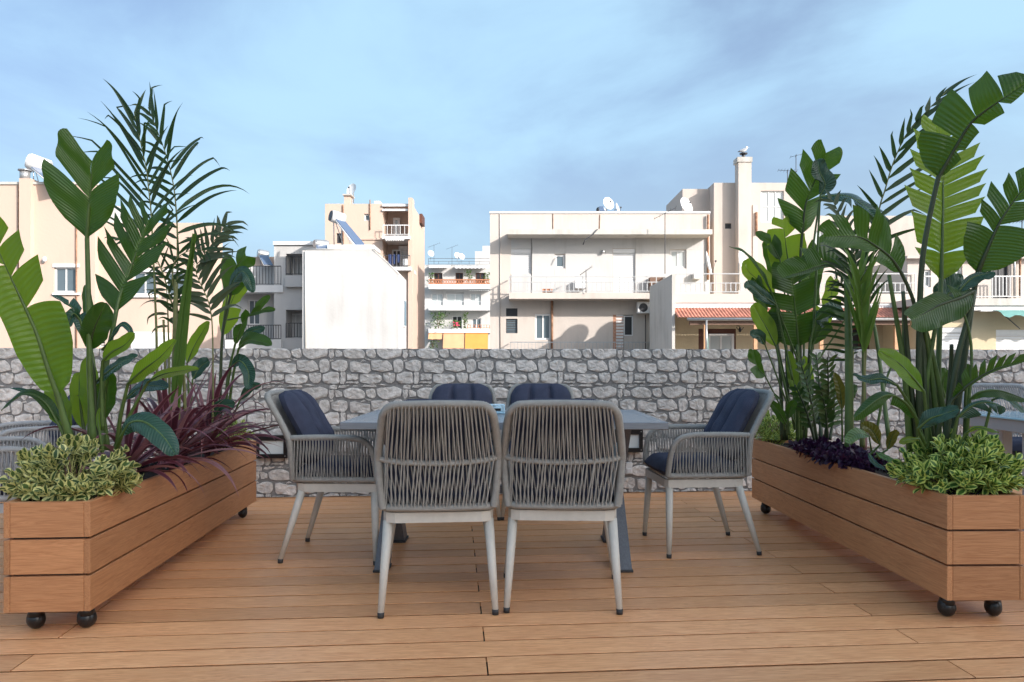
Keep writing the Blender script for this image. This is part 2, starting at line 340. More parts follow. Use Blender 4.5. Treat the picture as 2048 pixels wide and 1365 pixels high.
    def grid(s, P, nu, nv, uvs=None, smooth=True):
        fs = []
        for i in range(nu):
            for j in range(nv):
                a = i * (nv + 1) + j; fs.append((a, a + 1, a + nv + 2, a + nv + 1))
        return s.add(P, fs, smooth, uvs)
    def mesh(s, name, mat):
        me = bpy.data.meshes.new(name); me.from_pydata(s.v, [], s.f)
        me.polygons.foreach_set('use_smooth', s.sm)
        if s.uv:
            ul = me.uv_layers.new(name='UVMap')
            li = [0] * len(me.loops); me.loops.foreach_get('vertex_index', li)
            flat = []
            for i in li: flat += s.uv.get(i, (0, 0))
            ul.data.foreach_set('uv', flat)
        me.materials.append(M[mat] if isinstance(mat, str) else mat); me.update()
        return me
    def build(s, name, mat, parent=None, world=True):
        return put(name, s.mesh(name, mat), parent, world)
def put(name, me, parent=None, world=True):
    o = bpy.data.objects.new(name, me); C.objects.link(o)
    if parent is not None:
        o.parent = parent
        if world and parent.name in ROOTLOC: o.matrix_parent_inverse = Matrix.Translation(-ROOTLOC[parent.name])
    return o
def thing(name, label, cat, loc=(0, 0, 0), group=None, rotz=0):
    o = bpy.data.objects.new(name, None); C.objects.link(o); o.location = loc; o.rotation_euler = (0, 0, rotz)
    o.empty_display_size = .1; o['label'] = label; o['category'] = cat
    if group: o['group'] = group
    ROOTLOC[o.name] = Vector(loc); return o
def tag(o, label, cat, group=None):
    o['label'] = label; o['category'] = cat
    if group: o['group'] = group
    return o
def structure(o): o['kind'] = 'structure'; return o
def stuff(o): o['kind'] = 'stuff'; return o
def copy_thing(root, loc, rotz, label, group=None, mats=None):
    def cp(o, par):
        c = o.copy(); C.objects.link(c); c.parent = par
        if mats and o.type == 'MESH' and o.data.materials[0].name in mats:
            key = (o.data.name, mats[o.data.materials[0].name].name)
            if key not in MCACHE:
                d = o.data.copy(); d.materials[0] = mats[o.data.materials[0].name]; MCACHE[key] = d
            c.data = MCACHE[key]
        for ch in o.children: cp(ch, c)
        return c
    r = cp(root, None); r.location = loc; r.rotation_euler = (0, 0, rotz); r['label'] = label
    if group: r['group'] = group
    ROOTLOC[r.name] = Vector(loc); return r
MCACHE = {}
def X(px, d): return (px - CX) * d / F
def Z(py, d): return CAMZ + (HY - py) * d / F
def P3(px, py, d): return Vector((X(px, d), d, Z(py, d)))
def catmull(pts, n):
    pts = [Vector(p) for p in pts]
    if len(pts) == 2: return [pts[0].lerp(pts[1], i / n) for i in range(n + 1)]
    q = [pts[0] * 2 - pts[1]] + pts + [pts[-1] * 2 - pts[-2]]
    raw = []
    for i in range(len(pts) - 1):
        a, b, c, d = q[i:i + 4]
        for k in range(12):
            t = k / 12
            raw.append(.5 * (2 * b + (c - a) * t + (2 * a - 5 * b + 4 * c - d) * t * t + (3 * b - a - 3 * c + d) * t ** 3))
    raw.append(pts[-1]); return resample(raw, n)
def resample(raw, n):
    L = [0]
    for a, b in zip(raw, raw[1:]): L.append(L[-1] + (b - a).length)
    out = []; k = 0
    for i in range(n + 1):
        s = L[-1] * i / n
        while k < len(raw) - 2 and L[k + 1] < s: k += 1
        e = L[k + 1] - L[k]; out.append(raw[k].lerp(raw[k + 1], (s - L[k]) / e if e > 1e-9 else 0))
    return out
def plen(p): return sum((b - a).length for a, b in zip(p, p[1:]))

# ================================================================== the terrace
TH = R(4.5); DECK_ROT = Matrix.Rotation(TH, 4, 'Z')
GZ = -11.0
structure(MB().add([(-900, -900, GZ), (900, -900, GZ), (900, 1500, GZ), (-900, 1500, GZ)], [(0, 1, 2, 3)]).build('ground', 'ground'))
slab = structure(MB().box(-9, 9, -7, 5.84, GZ, -.032).build('deck', 'under')); slab.rotation_euler = (0, 0, TH)
PITCH, GAP, SEAM0, V_END = .1465, .0115, 2.378, 5.652
board_cache = {}
def plank(n):
    """grooved-edge deck board: eased top arris, undercut sides and ends"""
    w = (PITCH - GAP) / 2; m = MB(); sec = [(-w + .0012, 0), (-w, -.0014), (-w + .008, -.012), (-w + .008, -.024), (w - .008, -.024), (w - .008, -.012), (w, -.0014), (w - .0012, 0)]
    vs = [(-n / 2 + (.003 if z < -.01 else 0), y, z) for y, z in sec] + [(n / 2 - (.003 if z < -.01 else 0), y, z) for y, z in sec]; k = len(sec)
    fs = [tuple(range(k)), tuple(range(k, 2 * k))[::-1]] + [(i, i + k, (i + 1) % k + k, (i + 1) % k) for i in range(k)]
    return m.add(vs, [f[::-1] for f in fs])
def board_mesh(n):
    key = round(n, 3)
    if key not in board_cache:
        board_cache[key] = plank(n).mesh('board', 'deck')
    return board_cache[key]
k = -24
while SEAM0 + (k + 1) * PITCH < V_END + .14:
    v = SEAM0 + (k + .5) * PITCH
    cuts = [(.11 if k % 2 == 0 else 1.66) + 3.1 * j for j in range(-3, 4)]
    cuts = [-7.6] + [c for c in cuts if -7.2 < c < 7.2] + [7.6]
    for a, b in zip(cuts, cuts[1:]):
        o = put('board', board_mesh(b - a - .005), slab, False)
        o.location = ((a + b) / 2, v, rnd.uniform(-.0009, .0006))
        if v > V_END - PITCH: o.location.z -= .0005
    k += 1

# ---- grey rubble stone parapet
WALL_TOP = 1.117
wall = tag(MB().box(-7.2, 7.2, 0, .18, -.03, WALL_TOP - .004).build('stone_wall', 'mortar'), 'long grey rubble stone parapet wall behind the dining table', 'wall')
wall.location = DECK_ROT @ Vector((0, V_END + .012, 0)); wall.rotation_euler = (0, 0, TH)
S_ = 1 / (9.309 * 263.0); TW, THh = 1350 * S_, 745 * S_
ST = [
 [(150,140),(220,100),(340,72),(500,112),(540,180),(530,260),(460,275),(360,262),(215,262),(165,200)],
 [(570,125),(700,85),(730,130),(735,250),(640,265),(575,205)],
 [(770,100),(860,65),(1000,80),(1090,30),(1150,72),(1215,100),(1205,230),(1090,255),(980,280),(850,255),(765,215)],
 [(1240,110),(1330,110),(1330,200),(1300,275),(1235,250)],
 [(1350,120),(1480,150),(1470,235),(1360,235)],
 [(470,330),(520,285),(555,325)], [(545,262),(665,295),(640,312),(560,292)], [(1255,300),(1310,290),(1322,320),(1260,330)],
 [(275,340),(330,325),(440,350),(640,375),(640,500),(600,545),(520,545),(400,525),(268,515),(285,440)],
 [(670,315),(780,310),(960,320),(1030,390),(1045,480),(900,520),(780,510),(665,470)],
 [(1075,320),(1180,282),(1250,330),(1245,480),(1130,540),(1075,510)],
 [(1285,350),(1380,310),(1500,298),(1570,340),(1580,450),(1520,510),(1380,500),(1290,450)],
 [(1140,560),(1250,530),(1410,522),(1422,730),(1290,740),(1130,720)],
 [(1455,520),(1540,535),(1530,700),(1490,740),(1440,725)],
 [(1570,565),(1765,565),(1760,660),(1690,675),(1565,668)],
 [(1550,725),(1600,698),(1770,698),(1760,738)],
 [(460,580),(560,570),(640,560),(830,575),(850,640),(830,720),(640,740),(470,715)],
 [(890,555),(1000,545),(1090,555),(1095,660),(1040,735),(960,725),(895,660)],
 [(465,805),(520,765),(740,765),(752,805)], [(790,762),(870,738),(970,770),(880,785)],
 [(1235,820),(1260,768),(1380,765),(1380,840),(1250,840)], [(1405,818),(1430,768),(1610,768),(1600,798)], [(1665,785),(1720,762),(1762,788),(1710,795)]]
def stone_geo(i, row):
    """one stone, local to its tile corner (x right, z down from the wall top), clipped to the wall"""
    poly = [Vector((x - 140, 0, -(y - 85))) * S_ for x, y in ST[i]]
    poly = resample(poly + [poly[0]], 15)[:-1]
    c = sum(poly, Vector()) / len(poly); n = len(poly)
    zoff = -row * THh; lo, hi = -WALL_TOP - zoff + .004, -.002 - zoff
    size = max((p - c).length for p in poly)
    dep = min(.013, .005 + size * .13)
    rr = random.Random(i * 31 + 5)
    sm = []
    for a in range(n):
        q = poly[a] * .5 + (poly[a - 1] + poly[(a + 1) % n]) * .25
        sm.append(poly[a].lerp(q, .12) + Vector((rr.uniform(-1, 1), 0, rr.uniform(-1, 1))) * .0035)
    rings = []
    for f, dd in ((1.08, .004), (1.02, -dep * .85), (.70, -dep)):
        ring = []
        for p in sm:
            q = c + (p - c) * f
            nz = noise.noise(Vector((q.x * 38 + i * 7, q.z * 38, f * 3))) * (.0 if f > 1.05 else .009)
            ring.append(Vector((q.x, dd + nz, min(max(q.z, lo), hi))))
        rings.append(ring)
    vs = [p for r in rings for p in r] + [Vector((c.x, -dep * .95 + noise.noise(c * 60) * .006, min(max(c.z, lo), hi)))]
    fs = []
    for k in range(2):
        for a in range(n):
            b = (a + 1) % n; fs.append((k * n + b, k * n + a, (k + 1) * n + a, (k + 1) * n + b))
    for a in range(n): fs.append((2 * n + (a + 1) % n, 2 * n + a, 3 * n))
    full = all(lo < p.z < hi for p in poly)
    area = abs(sum(p.x * q.z - q.x * p.z for p, q in zip(sm, sm[1:] + sm[:1]))) / 2
    if min(p.z for p in poly) > hi or max(p.z for p in poly) < lo: area = 0
    return vs, fs, full, area
U0 = -1.386
cands = []
for row in range(-1, 5):
    for i in range(len(ST)):
        vs, fs, full, area = stone_geo(i, row)
        if area < 1e-6: continue
        for col in range(-11, 16):
            u = U0 + col * TW
            if -7.1 < u < 6.3: cands.append((area if -3.9 < u < 3.5 else 0, row, i, col, u, full))
cands.sort(key=lambda c: -c[0])
scache = {}; rest = MB()
for n, (area, row, i, col, u, full) in enumerate(cands):
    loc = Vector((u, 0, WALL_TOP - row * THh))
    if n < 300:
        key = (i, 0 if full else row + 10)
        if key not in scache:
            vs, fs, _, _ = stone_geo(i, row); scache[key] = MB().add(vs, fs, False).mesh('stone', 'stone')
        o = put('stone', scache[key], wall, False); o.location = loc
    else:
        vs, fs, _, _ = stone_geo(i, row); rest.add([v + loc for v in vs], fs, False)
stuff(rest.build('stone_facing', 'stone', wall, False))

def at_wall(px, py):
    """point on the wall face (local u, z) seen at a photo pixel"""
    k = (px - CX) / F
    # y = W.y + x*tan
    w = wall.location; t = math.tan(TH); y = (w.y - w.x * t) / (1 - k * t)
    p = Vector((k * y, y, 0)); u = (Matrix.Rotation(-TH, 4, 'Z') @ (p - w)).x
    return u, Z(py, y)
def wall_lamp(px0, px1, py0, py1, label):
    (u0, z1), (u1, z0) = at_wall(px0, py0), at_wall(px1, py1); c = (u0 + u1) / 2; zc = (z0 + z1) / 2
    t = thing('wall_lamp', label, 'wall lamp', wall.matrix_basis @ Vector((c, -.02, zc)), 'black wall lamps', TH)
    w, h = (u1 - u0) / 2, (z1 - z0) / 2; m = MB()
    m.cbox(-w, w, -.045, .02, h * .55, h, .002); m.cbox(-w, w, -.045, .02, -h, -h * .62, .002)
    m.cbox(-w, -w * .76, -.0445, .02, -h * .62, h * .55, .002); m.cbox(w * .76, w, -.0445, .02, -h * .62, h * .55, .002)
    m.build('lamp_frame', 'black', t, False)
    MB().box(-w * .755, w * .755, -.03, .018, -h * .615, h * .545).build('diffuser', 'diffuser', t, False)
    for sx in (-1, 1):
        for sz in (-1, 1): MB().tube([(sx * w * .87, -.048, sz * h * .8), (sx * w * .87, -.044, sz * h * .8)], .004, 8).build('screw', 'metal', t, False)
wall_lamp(515, 578, 870, 915, 'black framed wall lamp with frosted glass on the stone wall by the left planter')
wall_lamp(1222, 1282, 858, 903, 'black framed wall lamp behind the right end of the table')
(u, z) = at_wall(1256, 936)
t = thing('power_socket', 'small white power socket low on the stone wall behind the table', 'socket', wall.matrix_basis @ Vector((u, -.016, z)), rotz=TH)
MB().cbox(-.027, .027, -.02, .02, -.045, .045, .004).build('housing', 'white', t, False)
MB().cbox(-.018, .018, -.027, -.0205, -.038, .0, .003).build('cover_flap', 'shutter', t, False)

# ---- unseen block behind, to the right, added to keep the low sun off the terrace
t = thing('apartment_tower', 'unseen plastered block added behind the viewer to shade the deck', 'building', (19.5, -13, GZ))
MB().box(14, 24, -17, -8, GZ, 14.6).build('wall', 'shadewall', t)
for j in range(4):
    for i in range(3):
        x = 15.6 + i * 3.2; z = 1.2 + j * 3.6; f = MB()
        f.box(x - .9, x + .9, -7.998, -7.94, z, z + .09); f.box(x - .9, x + .9, -7.998, -7.94, z + 1.5, z + 1.58); f.box(x - .9, x - .83, -7.998, -7.942, z + .09, z + 1.5); f.box(x + .83, x + .9, -7.998, -7.942, z + .09, z + 1.5)
        w = f.build('window', 'white', t); MB().box(x - .83, x + .83, -7.997, -7.98, z + .09, z + 1.5).build('pane', 'pane', w)

# ================================================================== the houses beyond
def bwall(par, mat, px0, px1, py0, d, dep, holes=(), py1=None, name='wall', rev=.22):
    """plastered block: front at depth d with real openings, running down to the street"""
    x0, x1, z1 = X(px0, d), X(px1, d), Z(py0, d); z0 = GZ if py1 is None else Z(py1, d)
    H = [(X(a, d), X(b, d), Z(f, d), Z(e, d)) for a, b, e, f in holes]
    xs = sorted({x0, x1, *[h[0] for h in H], *[h[1] for h in H]}); zs = sorted({z0, z1, *[h[2] for h in H], *[h[3] for h in H]})
    m = MB(); y = d
    for a, b in zip(xs, xs[1:]):
        for c, e in zip(zs, zs[1:]):
            mx, mz = (a + b) / 2, (c + e) / 2
            if any(h[0] < mx < h[1] and h[2] < mz < h[3] for h in H): continue
            m.add([(a, y, c), (b, y, c), (b, y, e), (a, y, e)], [(0, 1, 2, 3)])
    for a, b, c, e in H:
        r = y + rev
        m.add([(a, y, c), (a, y, e), (a, r, e), (a, r, c)], [(0, 1, 2, 3)]); m.add([(b, y, c), (b, r, c), (b, r, e), (b, y, e)], [(0, 1, 2, 3)])
        m.add([(a, y, c), (a, r, c), (b, r, c), (b, y, c)], [(0, 1, 2, 3)]); m.add([(a, y, e), (b, y, e), (b, r, e), (a, r, e)], [(0, 1, 2, 3)])
        m.add([(a, r, c), (b, r, c), (b, r, e), (a, r, e)], [(0, 1, 2, 3)])
    Y = y + dep
    m.add([(x0, y, z0), (x0, y, z1), (x0, Y, z1), (x0, Y, z0)], [(0, 1, 2, 3)]); m.add([(x1, y, z0), (x1, Y, z0), (x1, Y, z1), (x1, y, z1)], [(0, 1, 2, 3)])
    m.add([(x0, y, z1), (x1, y, z1), (x1, Y, z1), (x0, Y, z1)], [(0, 1, 2, 3)]); m.add([(x0, Y, z0), (x0, Y, z1), (x1, Y, z1), (x1, Y, z0)], [(0, 1, 2, 3)])
    return m.build(name, mat, par)
def bbox(par, name, mat, px0, px1, py0, py1, d, dep, cham=0):
    m = MB()
    if cham: m.cbox(X(px0, d), X(px1, d), d, d + dep, Z(py1, d), Z(py0, d), cham)
    else: m.box(X(px0, d), X(px1, d), d, d + dep, Z(py1, d), Z(py0, d))
    return m.build(name, mat, par)
def bwin(par, px0, px1, py0, py1, d, n=2, frame='white', pane='pane', fw=.07, y=None, bars=0):
    """window: frame ring with mullions, panes set behind it"""
    x0, x1, z0, z1 = X(px0, d), X(px1, d), Z(py1, d), Z(py0, d); y = d + .08 if y is None else y
    m = MB(); T = .06
    m.box(x0, x1, y, y + T, z0, z0 + fw); m.box(x0, x1, y, y + T, z1 - fw, z1)
    m.box(x0, x0 + fw, y + .001, y + T, z0 + fw, z1 - fw); m.box(x1 - fw, x1, y + .001, y + T, z0 + fw, z1 - fw)
    w = (x1 - x0 - 2 * fw) / n
    for i in range(1, n): m.box(x0 + fw + w * i - fw * .4, x0 + fw + w * i + fw * .4, y + .001, y + T, z0 + fw, z1 - fw)
    for i in range(bars):
        zz = z0 + (z1 - z0) * (i + 1) / (bars + 1); m.box(x0 + fw, x1 - fw, y + .003, y + T - .004, zz - .02, zz + .02)
    f = m.build('window', frame, par)
    for i in range(n):
        MB().box(x0 + fw + w * i + (fw * .4 if i else 0), x0 + fw + w * (i + 1) - (fw * .4 if i < n - 1 else 0), y + .03, y + .045, z0 + fw, z1 - fw).build('pane', pane, f)
    return f
def bshut(par, px0, px1, py0, py1, d, mat='shutter', slat=.11):
    """roller shutter of slats in its box"""
    x0, x1, z0, z1 = X(px0, d), X(px1, d), Z(py1, d), Z(py0, d); m = MB(); z = z0
    while z < z1 - .2: m.box(x0 + .03, x1 - .03, d + .075, d + .1, z, min(z + slat - .012, z1 - .2)); z += slat
    m.box(x0, x1, d + .03, d + .12, z1 - .2, z1); m.box(x0, x0 + .029, d + .06, d + .12, z0, z1 - .2); m.box(x1 - .029, x1, d + .06, d + .12, z0, z1 - .2)
    return m.build('roller_shutter', mat, par)
def brail(par, px0, px1, py0, py1, d, mat='white', sp=.14, r=.014, mid=(), side=0, name='railing', top=.022):
    """metal balcony railing, with short returns to the wall"""
    x0, x1, z0, z1 = X(px0, d), X(px1, d), Z(py1, d), Z(py0, d); m = MB()
    m.box(x0, x1, d - top, d + top, z1 - 2 * top, z1); m.box(x0, x1, d - r, d + r, z0 + .06, z0 + .06 + 2 * r)
    for f in mid: m.box(x0, x1, d - r, d + r, z0 + (z1 - z0) * f, z0 + (z1 - z0) * f + 2 * r)
    ztop = z1 - 2 * top if not mid else z0 + (z1 - z0) * min(mid)
    n = max(1, int((x1 - x0) / sp))
    for i in range(n + 1):
        x = x0 + (x1 - x0) * i / n; post = i % 8 == 0
        m.box(x - r, x + r, d - r * .9, d + r * .9, z0 + (0 if post else .06), z1 - 2 * top if post else ztop)
    if side:
        for x in (x0, x1):
            m.box(x - r, x + r, d + top, d + side, z1 - 2 * top, z1 - .004); m.box(x - r, x + r, d + r, d + side, z0 + .06, z0 + .06 + 2 * r)
            for i in range(1, int(side / sp)): m.box(x - r * .9, x + r * .9, d + i * sp - r, d + i * sp + r, z0 + .06, z1 - 2 * top)
    return m.build(name, mat, par)
def pole(par, pts, d, r, mat='dkmetal', name='pipe', n=6):
    return MB().tube([P3(x, y, d) for x, y in pts], r, n).build(name, mat, par)
def dish(label, px, py, d, rad, face=(.2, -.9, .35), mast=.5, group='satellite dishes on the roofs'):
    c = P3(px, py, d); n = Vector(face).normalized(); q = n.to_track_quat('Z', 'Y').to_matrix().to_4x4()
    t = thing('satellite_dish', label, 'satellite dish', c - Vector((0, 0, mast + rad * .4)), group)
    P = []; nu, nv = 5, 20
    for sgn in (0, 1):
        for i in range(nu + 1):
            r_ = rad * i / nu
            for k in range(nv + 1):
                a = 2 * math.pi * k / nv; P.append(c + q.to_3x3() @ Vector((math.cos(a) * r_, math.sin(a) * r_ * 1.05, .18 * r_ * r_ / rad - (.012 if sgn else 0))))
    m = MB(); h = len(P) // 2; m.grid(P[:h], nu, nv); m.grid(P[h:], nu, nv); m.build('reflector', 'dish', t)
    e = c + n * rad * .75
    m = MB(); m.tube([c + q.to_3x3() @ Vector((0, -rad, .1)), e], .012, 6); m.sphere(e, .05, 8, 6); m.build('feed_arm', 'dkmetal', t)
    b = c - n * .12; MB().tube([c, b, b - Vector((0, 0, mast + rad * .4))], .025, 6).build('mast', 'metal', t)
def antenna(label, px, py0, py1, d, boom=.9, tilt=.3, els=7):
    t = thing('television_antenna', label, 'antenna', P3(px, py1, d), 'television antennas on the roofs')
    top = P3(px, py0, d); MB().tube([P3(px, py1, d), top], .02, 6).build('mast', 'dkmetal', t)
    m = MB(); dx = Vector((math.cos(tilt), -.3, math.sin(tilt))).normalized(); a = top - dx * boom * .5 - Vector((0, 0, .05))
    m.tube([a, a + dx * boom], .012, 5)
    for i in range(els):
        p = a + dx * boom * i / (els - 1); l = .16 + .1 * i / els; m.tube([p - Vector((.1 * l, l, -.2 * l)), p + Vector((.1 * l, l, -.2 * l))], .008, 4)
    m.build('boom', 'dkmetal', t)
def heater(label, ax, ay, bx, by, d, rad, panel, endcol='dish', metal='white'):
    """roof solar water heater: tank along a->b, collector panel quad, stand"""
    a, b = P3(ax, ay, d), P3(bx, by, d + .3)
    t = thing('solar_water_heater', label, 'solar heater', (a + b) / 2 - Vector((0, 0, .8)), 'solar water heaters on the roofs')
    dirn = (b - a).normalized()
    m = MB(); m.tube([a, a + dirn * .05, b - dirn * .05, b], [rad * .9, rad, rad, rad * .9], 18); m.build('tank', metal, t)
    MB().tube([a - dirn * .03, a + dirn * .01], rad * .88, 18).build('end_cap', endcol, t)
    q = [P3(x, y, dd) for x, y, dd in panel]; n = (q[1] - q[0]).cross(q[3] - q[0]).normalized() * .06
    m = MB(); m.add(q + [p - n for p in q], [(0, 1, 2, 3), (7, 6, 5, 4), (0, 4, 5, 1), (1, 5, 6, 2), (2, 6, 7, 3), (3, 7, 4, 0)]); pn = m.build('collector_panel', 'panel', t)
    f = MB(); 
    for i in range(4): f.tube([q[i], q[(i + 1) % 4]], .03, 6)
    f.build('panel_frame', 'white', pn)
    s = MB(); low = min(p.z for p in q)
    for p in (a.lerp(b, .2), a.lerp(b, .8)):
        s.tube([p, Vector((p.x, p.y + .1, low))], .022, 5); s.tube([p, Vector((p.x + .5, p.y - .2, low))], .018, 5)
    s.build('stand', 'metal', t)

# ---- left: peach apartment house
d = 32
t = thing('apartment_house', 'peach plastered house behind the left planter with a solar heater on top', 'building', (X(100, d), d, GZ))
bwall(t, 'peach', -330, 190, 368, d, 1.6, [(108, 152, 535, 585), (-60, 12, 613, 632), (-150, -100, 535, 585)])
bwall(t, 'peach', 190, 427, 446, d + .3, 1.0, [(265, 313, 544, 590), (147 + 50, 160 + 50, 672, 694), (330, 372, 545, 590)], name='wing')
bwin(t, 108, 152, 535, 585, d); bwin(t, -150, -100, 535, 585, d); bwin(t, 265, 313, 544, 590, d + .3); bwin(t, 330, 372, 545, 590, d + .3)
bwin(t, -60, 12, 613, 632, d, 1, 'dkmetal', 'dark'); bwin(t, 197, 210, 672, 694, d + .3, 1, 'white', 'dark', .05, bars=3)
for px in (108, 265, 330, -150):
    dd = d if px in (108, -150) else d + .3; bbox(t, 'window_sill', 'white', px - 4, px + 50, 586 if dd == d else 591, 590 if dd == d else 595, dd - .1, .16)
    bbox(t, 'shutter_box', 'white', px - 3, px + 50, 528 if px != 265 and px != 330 else 538, 535 if px != 265 and px != 330 else 544, dd - .04, .08)
bbox(t, 'coping', 'concrete', -330, 37, 364, 369, d - .06, .35); bbox(t, 'coping', 'concrete', 62, 190, 364, 369, d - .06, .35)
bbox(t, 'pilaster', 'peach', 38, 61, 357, 700, d - .22, .5)
m = MB(); c = P3(50, 345, d); m.tube([c + Vector((0, 0, -.35)), c + Vector((0, 0, .05))], .2, 12); m.tube([c + Vector((0, 0, .05)), c + Vector((0, 0, .1))], .27, 12); m.build('vent_pipe', 'metal', t)
pole(t, [(37, 372), (37, 700)], d - .05, .03, 'rust'); pole(t, [(152.5, 440), (152.5, 700)], d - .05, .03, 'rust')
pole(t, [(115, 643), (165, 631)], d - .06, .05, 'pinkish')
m = MB(); m.sphere(P3(89, 519, d - .12), .09, 10, 8, (1, 1, 1.3)); m.box(X(87, d), X(91, d), d - .1, d, Z(526, d), Z(520, d)); m.build('wall_light', 'white', t)
bbox(t, 'awning', 'white', 262, 316, 664, 700, d - 1.0, 1.2)
bbox(t, 'penthouse', 'whitewall', 196, 236, 412, 446, d + .5, .7)
m = MB(); c = P3(203, 436, d + .5); m.tube([c - Vector((0, .06, 0)), c - Vector((0, -.01, 0))], .13, 14); m.build('round_vent', 'dkmetal', t)
bbox(t, 'chimney', 'peach', 421, 436, 452, 480, d + .6, .5); bbox(t, 'chimney_cap', 'concrete', 419, 438, 448, 452, d + .55, .6)
heater('white solar water heater on the peach roof at far left', 57, 322, 100, 338, 32.6, .36, [(62, 336, 32.2), (105, 345, 32.6), (148, 372, 31.6), (100, 368, 31.2)])

# ---- white house with iron balconies
d = 43
t = thing('apartment_house', 'white house with black iron balconies behind the left palm', 'building', (X(520, d), d, GZ))
bwall(t, 'whitewall', 548, 700, 486, d, 8, [(572, 604, 508, 552), (572, 604, 620, 676)], rev=1.2)
bwall(t, 'whitewall', 405, 548, 532, d + 1.2, 7, [(496, 520, 600, 650), (455, 480, 600, 676)], name='wing', rev=.2)
bbox(t, 'coping', 'white', 546, 702, 483, 490, d - .12, .6)
bwin(t, 496, 520, 600, 650, d + 1.2); bshut(t, 455, 480, 600, 676, d + 1.2)
bwin(t, 585, 602, 515, 552, d + 1.1, 2, 'white', 'dark'); bwin(t, 580, 602, 628, 676, d + 1.1, 2, 'white', 'panelight')
bbox(t, 'balcony_slab', 'white', 462, 566, 571, 585, d - .1, 1.25); brail(t, 464, 562, 532, 571, d, 'dkmetal', .17, .014, side=1.1)
bbox(t, 'balcony_slab', 'white', 450, 562, 680, 700, d - .1, 1.25); brail(t, 452, 562, 650, 680, d, 'dkmetal', .14, .016, side=1.1)
bbox(t, 'balcony_slab', 'whitewall', 570, 606, 551, 574, d - .3, .5); brail(t, 572, 606, 512, 551, d - .2, 'dkmetal', .2, .018)
bbox(t, 'balcony_slab', 'whitewall', 570, 606, 677, 700, d - .3, .5); brail(t, 572, 606, 646, 677, d - .2, 'dkmetal', .16, .016)
bbox(t, 'roof_hut', 'peach', 500, 552, 514, 533, d + 2, 2)
heater('small solar water heater with blue panel on the white house with iron balconies', 516, 507, 537, 511, 44.5, .26, [(518, 512, 44), (536, 513, 44.2), (546, 532, 43.6), (528, 531, 43.4)], 'metal', 'metal')

# ---- blank white gable block
d = 27
t = thing('gable_block', 'blank bright white gable block left of centre, just behind the stone wall', 'building', (X(700, d), d, GZ))
pl = [(605, 500), (744, 499), (775, 526), (797, 549)]
poly = [(X(605, d), GZ), (X(797, d), GZ)] + [(X(a, d), Z(b, d)) for a, b in pl[::-1]]
MB().prism(poly, d, d + 2.0).build('wall', 'whitewall', t)
bbox(t, 'roof_slab', 'white', 655, 748, 490, 497.5, d + .9, 1.3)
m = MB(); q = [(605, 500), (744, 499), (775, 526), (797, 549)]
for (a, b), (c, e) in zip(q, q[1:]): m.tube([P3(a, b, d + .02), P3(c, e, d + .02)], .035, 6)
m.build('coping', 'concrete', t); pole(t, [(611, 503), (611, 700)], d - .04, .03, 'concrete')
m = MB(); x = X(797, d) ; m.box(x - .02, x + .03, d + 1.1, d + 1.8, Z(655, d + 1.5), Z(600, d + 1.5)); w = m.build('window', 'white', t)
MB().box(x + .031, x + .04, d + 1.2, d + 1.7, Z(652, d + 1.5), Z(603, d + 1.5)).build('pane', 'pane', w)
heater('silver solar boiler lying on the blank white gable block', 630, 488, 656, 490, 28.2, .17, [(632, 492, 28.2), (656, 493, 28.3), (660, 499, 28), (634, 499, 27.9)], 'metal', 'metal')
heater('solar heater with dark round tank end and steep panel above the white gable', 662, 432, 688, 440, 29.5, .24, [(671, 441, 29.3), (690, 446, 29.6), (728, 491, 28.9), (712, 494, 28.6)], 'dkmetal')

# ---- peach tower
d = 38
t = thing('apartment_tower', 'tall peach apartment tower behind the blank white gable', 'building', (X(740, d), d, GZ))
bwall(t, 'peach', 650, 824, 408, d, 5.5, [(673, 686, 467, 487), (728, 740, 428, 442), (765, 820, 412, 540)], rev=1.5)
m = MB(); m.prism([(X(816, d), GZ), (X(826, d), GZ), (X(826, d), Z(398, d)), (X(818, d), Z(398, d))], d - .25, d + .5); m.build('pilaster', 'peach', t)
m = MB(); m.box(X(824, d) + .002, X(824, d) + .16, d + 3.0, d + 4.2, Z(453, 42), Z(435, 42)); m.build('side_awning', 'brown', t)
bwin(t, 673, 686, 467, 487, d, 1, 'dkmetal', 'dark', y=d + .1); bwin(t, 728, 740, 428, 442, d, 1, 'white', 'pane', y=d + .1)
for py in (409, 418): bbox(t, 'pergola_beam', 'white', 764, 821, py, py + 4, d - .1, .12)
bwin(t, 778, 792, 426, 471, d, 1, 'white', 'panelight', .12, y=d + 1.3); bwin(t, 776, 795, 492, 534, d, 2, 'white', 'dark', y=d + 1.3); bshut(t, 797, 815, 492, 534, d + 1.3)
bbox(t, 'balcony_slab', 'white', 764, 820, 472, 478, d - .5, 2.0); bbox(t, 'balcony_slab', 'white', 766, 822, 534, 541, d - .5, 2.0)
brail(t, 766, 818, 450, 472, d - .4, 'white', .2, .012); brail(t, 767, 820, 511, 534, d - .4, 'dkmetal', .25, .012)
m = MB()
for i in range(8):
    x = X(775 + i * 4.6, d); m.prism([(x, Z(484, d)), (x + .06, Z(486.5, d)), (x + .118, Z(484, d)), (x + .118, Z(478.5, d)), (x, Z(478.5, d))], d - .62, d - .58)
m.build('awning_valance', 'white', t)
for a, b, e in ((780, 787, 537), (789, 794, 531), (797, 803, 528)):
    P = [Vector((X(a + (b - a) * i / 5, d), d - .47 + .03 * math.sin(i * 2.1), Z(512 + (e - 512) * j / 4, d))) for i in range(6) for j in range(5)]
    tag(MB().grid(P, 5, 4).build('laundry', 'blue_cloth'), {780: 'widest navy cloth hung to dry on the peach tower balcony', 789: 'middle narrow navy cloth hung to dry on the peach tower balcony', 797: 'rightmost navy cloth hung to dry on the peach tower balcony'}[a], 'laundry', 'laundry on the tower balcony')
